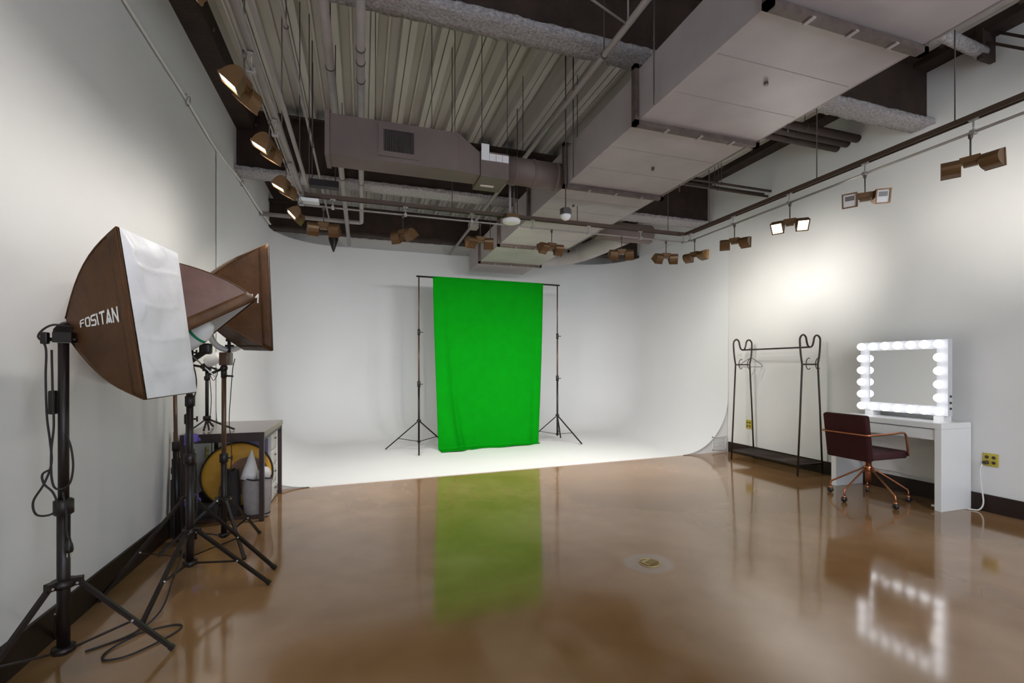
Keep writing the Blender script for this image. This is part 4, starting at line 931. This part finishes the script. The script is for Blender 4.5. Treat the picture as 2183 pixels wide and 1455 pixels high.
for (z, m_) in ((1.025, 'socket_dark'), (0.965, 'socket_dark'), (0.912, 'socket_dark')):
    part('control', MB().box(mx+0.025, mx+0.045, my0-0.006, my0, z-0.010, z+0.010), m_, mi)
by0, by1, bz0, bz1 = my0+0.044, my1-0.044, mz0+0.044, mz1-0.044
spots = [(by0+(by1-by0)*i/6, z) for i in range(7) for z in (bz0, bz1)]+[(yy, bz0+(bz1-bz0)*j/5) for j in range(1, 5) for yy in (by0, by1)]
for (yy, zz) in spots:
    so = part('bulb_socket', MB().cyl((mx-0.014, yy, zz), (mx, yy, zz), 0.016, 12), 'white_plastic', mi)
    part('bulb', MB().ball((mx-0.050, yy, zz), 0.0395, 18, 12), 'bulb', so)

# ================================================================== CHAIR
ch = thing('office_chair', 'burgundy swivel chair with copper arms and base at the vanity', 'chair', (4.73, 3.24, 0))
cx, cy_ = 4.73, 3.245
part('seat', MB().rbox(4.47, 4.955, 3.035, 3.455, 0.425, 0.50, 0.022, 4), 'plum_seat', ch)
Mb = Matrix.Translation((4.475, 0, 0.415)) @ Matrix.Rotation(math.radians(-8), 4, 'Y')
part('backrest', MB().rbox(-0.03, 0.035, 3.035, 3.455, 0.0, 0.435, 0.022, 4, Mb), 'burgundy', ch)
arm = []
ar = [(4.93, 3.02, 0.455), (4.915, 3.012, 0.52), (4.875, 3.005, 0.655), (4.855, 3.004, 0.675), (4.82, 3.004, 0.680), (4.60, 3.006, 0.672), (4.43, 3.012, 0.668), (4.398, 3.03, 0.667), (4.394, 3.06, 0.667), (4.394, 3.43, 0.667), (4.398, 3.46, 0.667), (4.43, 3.478, 0.668), (4.60, 3.484, 0.672), (4.82, 3.486, 0.680), (4.855, 3.486, 0.675), (4.875, 3.485, 0.655), (4.915, 3.478, 0.52), (4.93, 3.47, 0.455)]
part('arm_frame', MB().tube(ar, 0.0095, 10), 'copper', ch)
part('seat_plate', MB().box(4.62, 4.84, 3.14, 3.35, 0.405, 0.425), 'copper', ch)
part('pedestal', MB().cyl((cx, cy_, 0.17), (cx, cy_, 0.405), 0.026, 20), 'copper', ch)
part('base_hub', MB().lathe([(0.027, -0.03), (0.034, -0.02), (0.034, 0.02), (0.027, 0.03)], (cx, cy_, 0.305), (0,0,1), 20), 'copper', ch)
for k in range(5):
    a = math.radians(180+72*k); d = V(math.cos(a), math.sin(a), 0); c0 = V(cx, cy_, 0)
    lg = part('base_leg', MB().tube(spline([c0+d*0.03+V(0,0,0.31), c0+d*0.16+V(0,0,0.225), c0+d*0.285+V(0,0,0.14), c0+d*0.318+V(0,0,0.115), c0+d*0.325+V(0,0,0.07)], 4), 0.0085, 8), 'copper', ch)
    p = c0+d*0.325; s = d.cross(V(0,0,1))
    ca = part('caster', MB().lathe([(0.010, -0.018), (0.024, -0.014), (0.028, -0.004), (0.028, 0.004), (0.024, 0.014), (0.010, 0.018)], p+V(0,0,0.028), s, 16), 'caster', ch)
    part('caster_hood', MB().ball(p+V(0,0,0.052), 0.017, 10, 6), 'copper', ca)
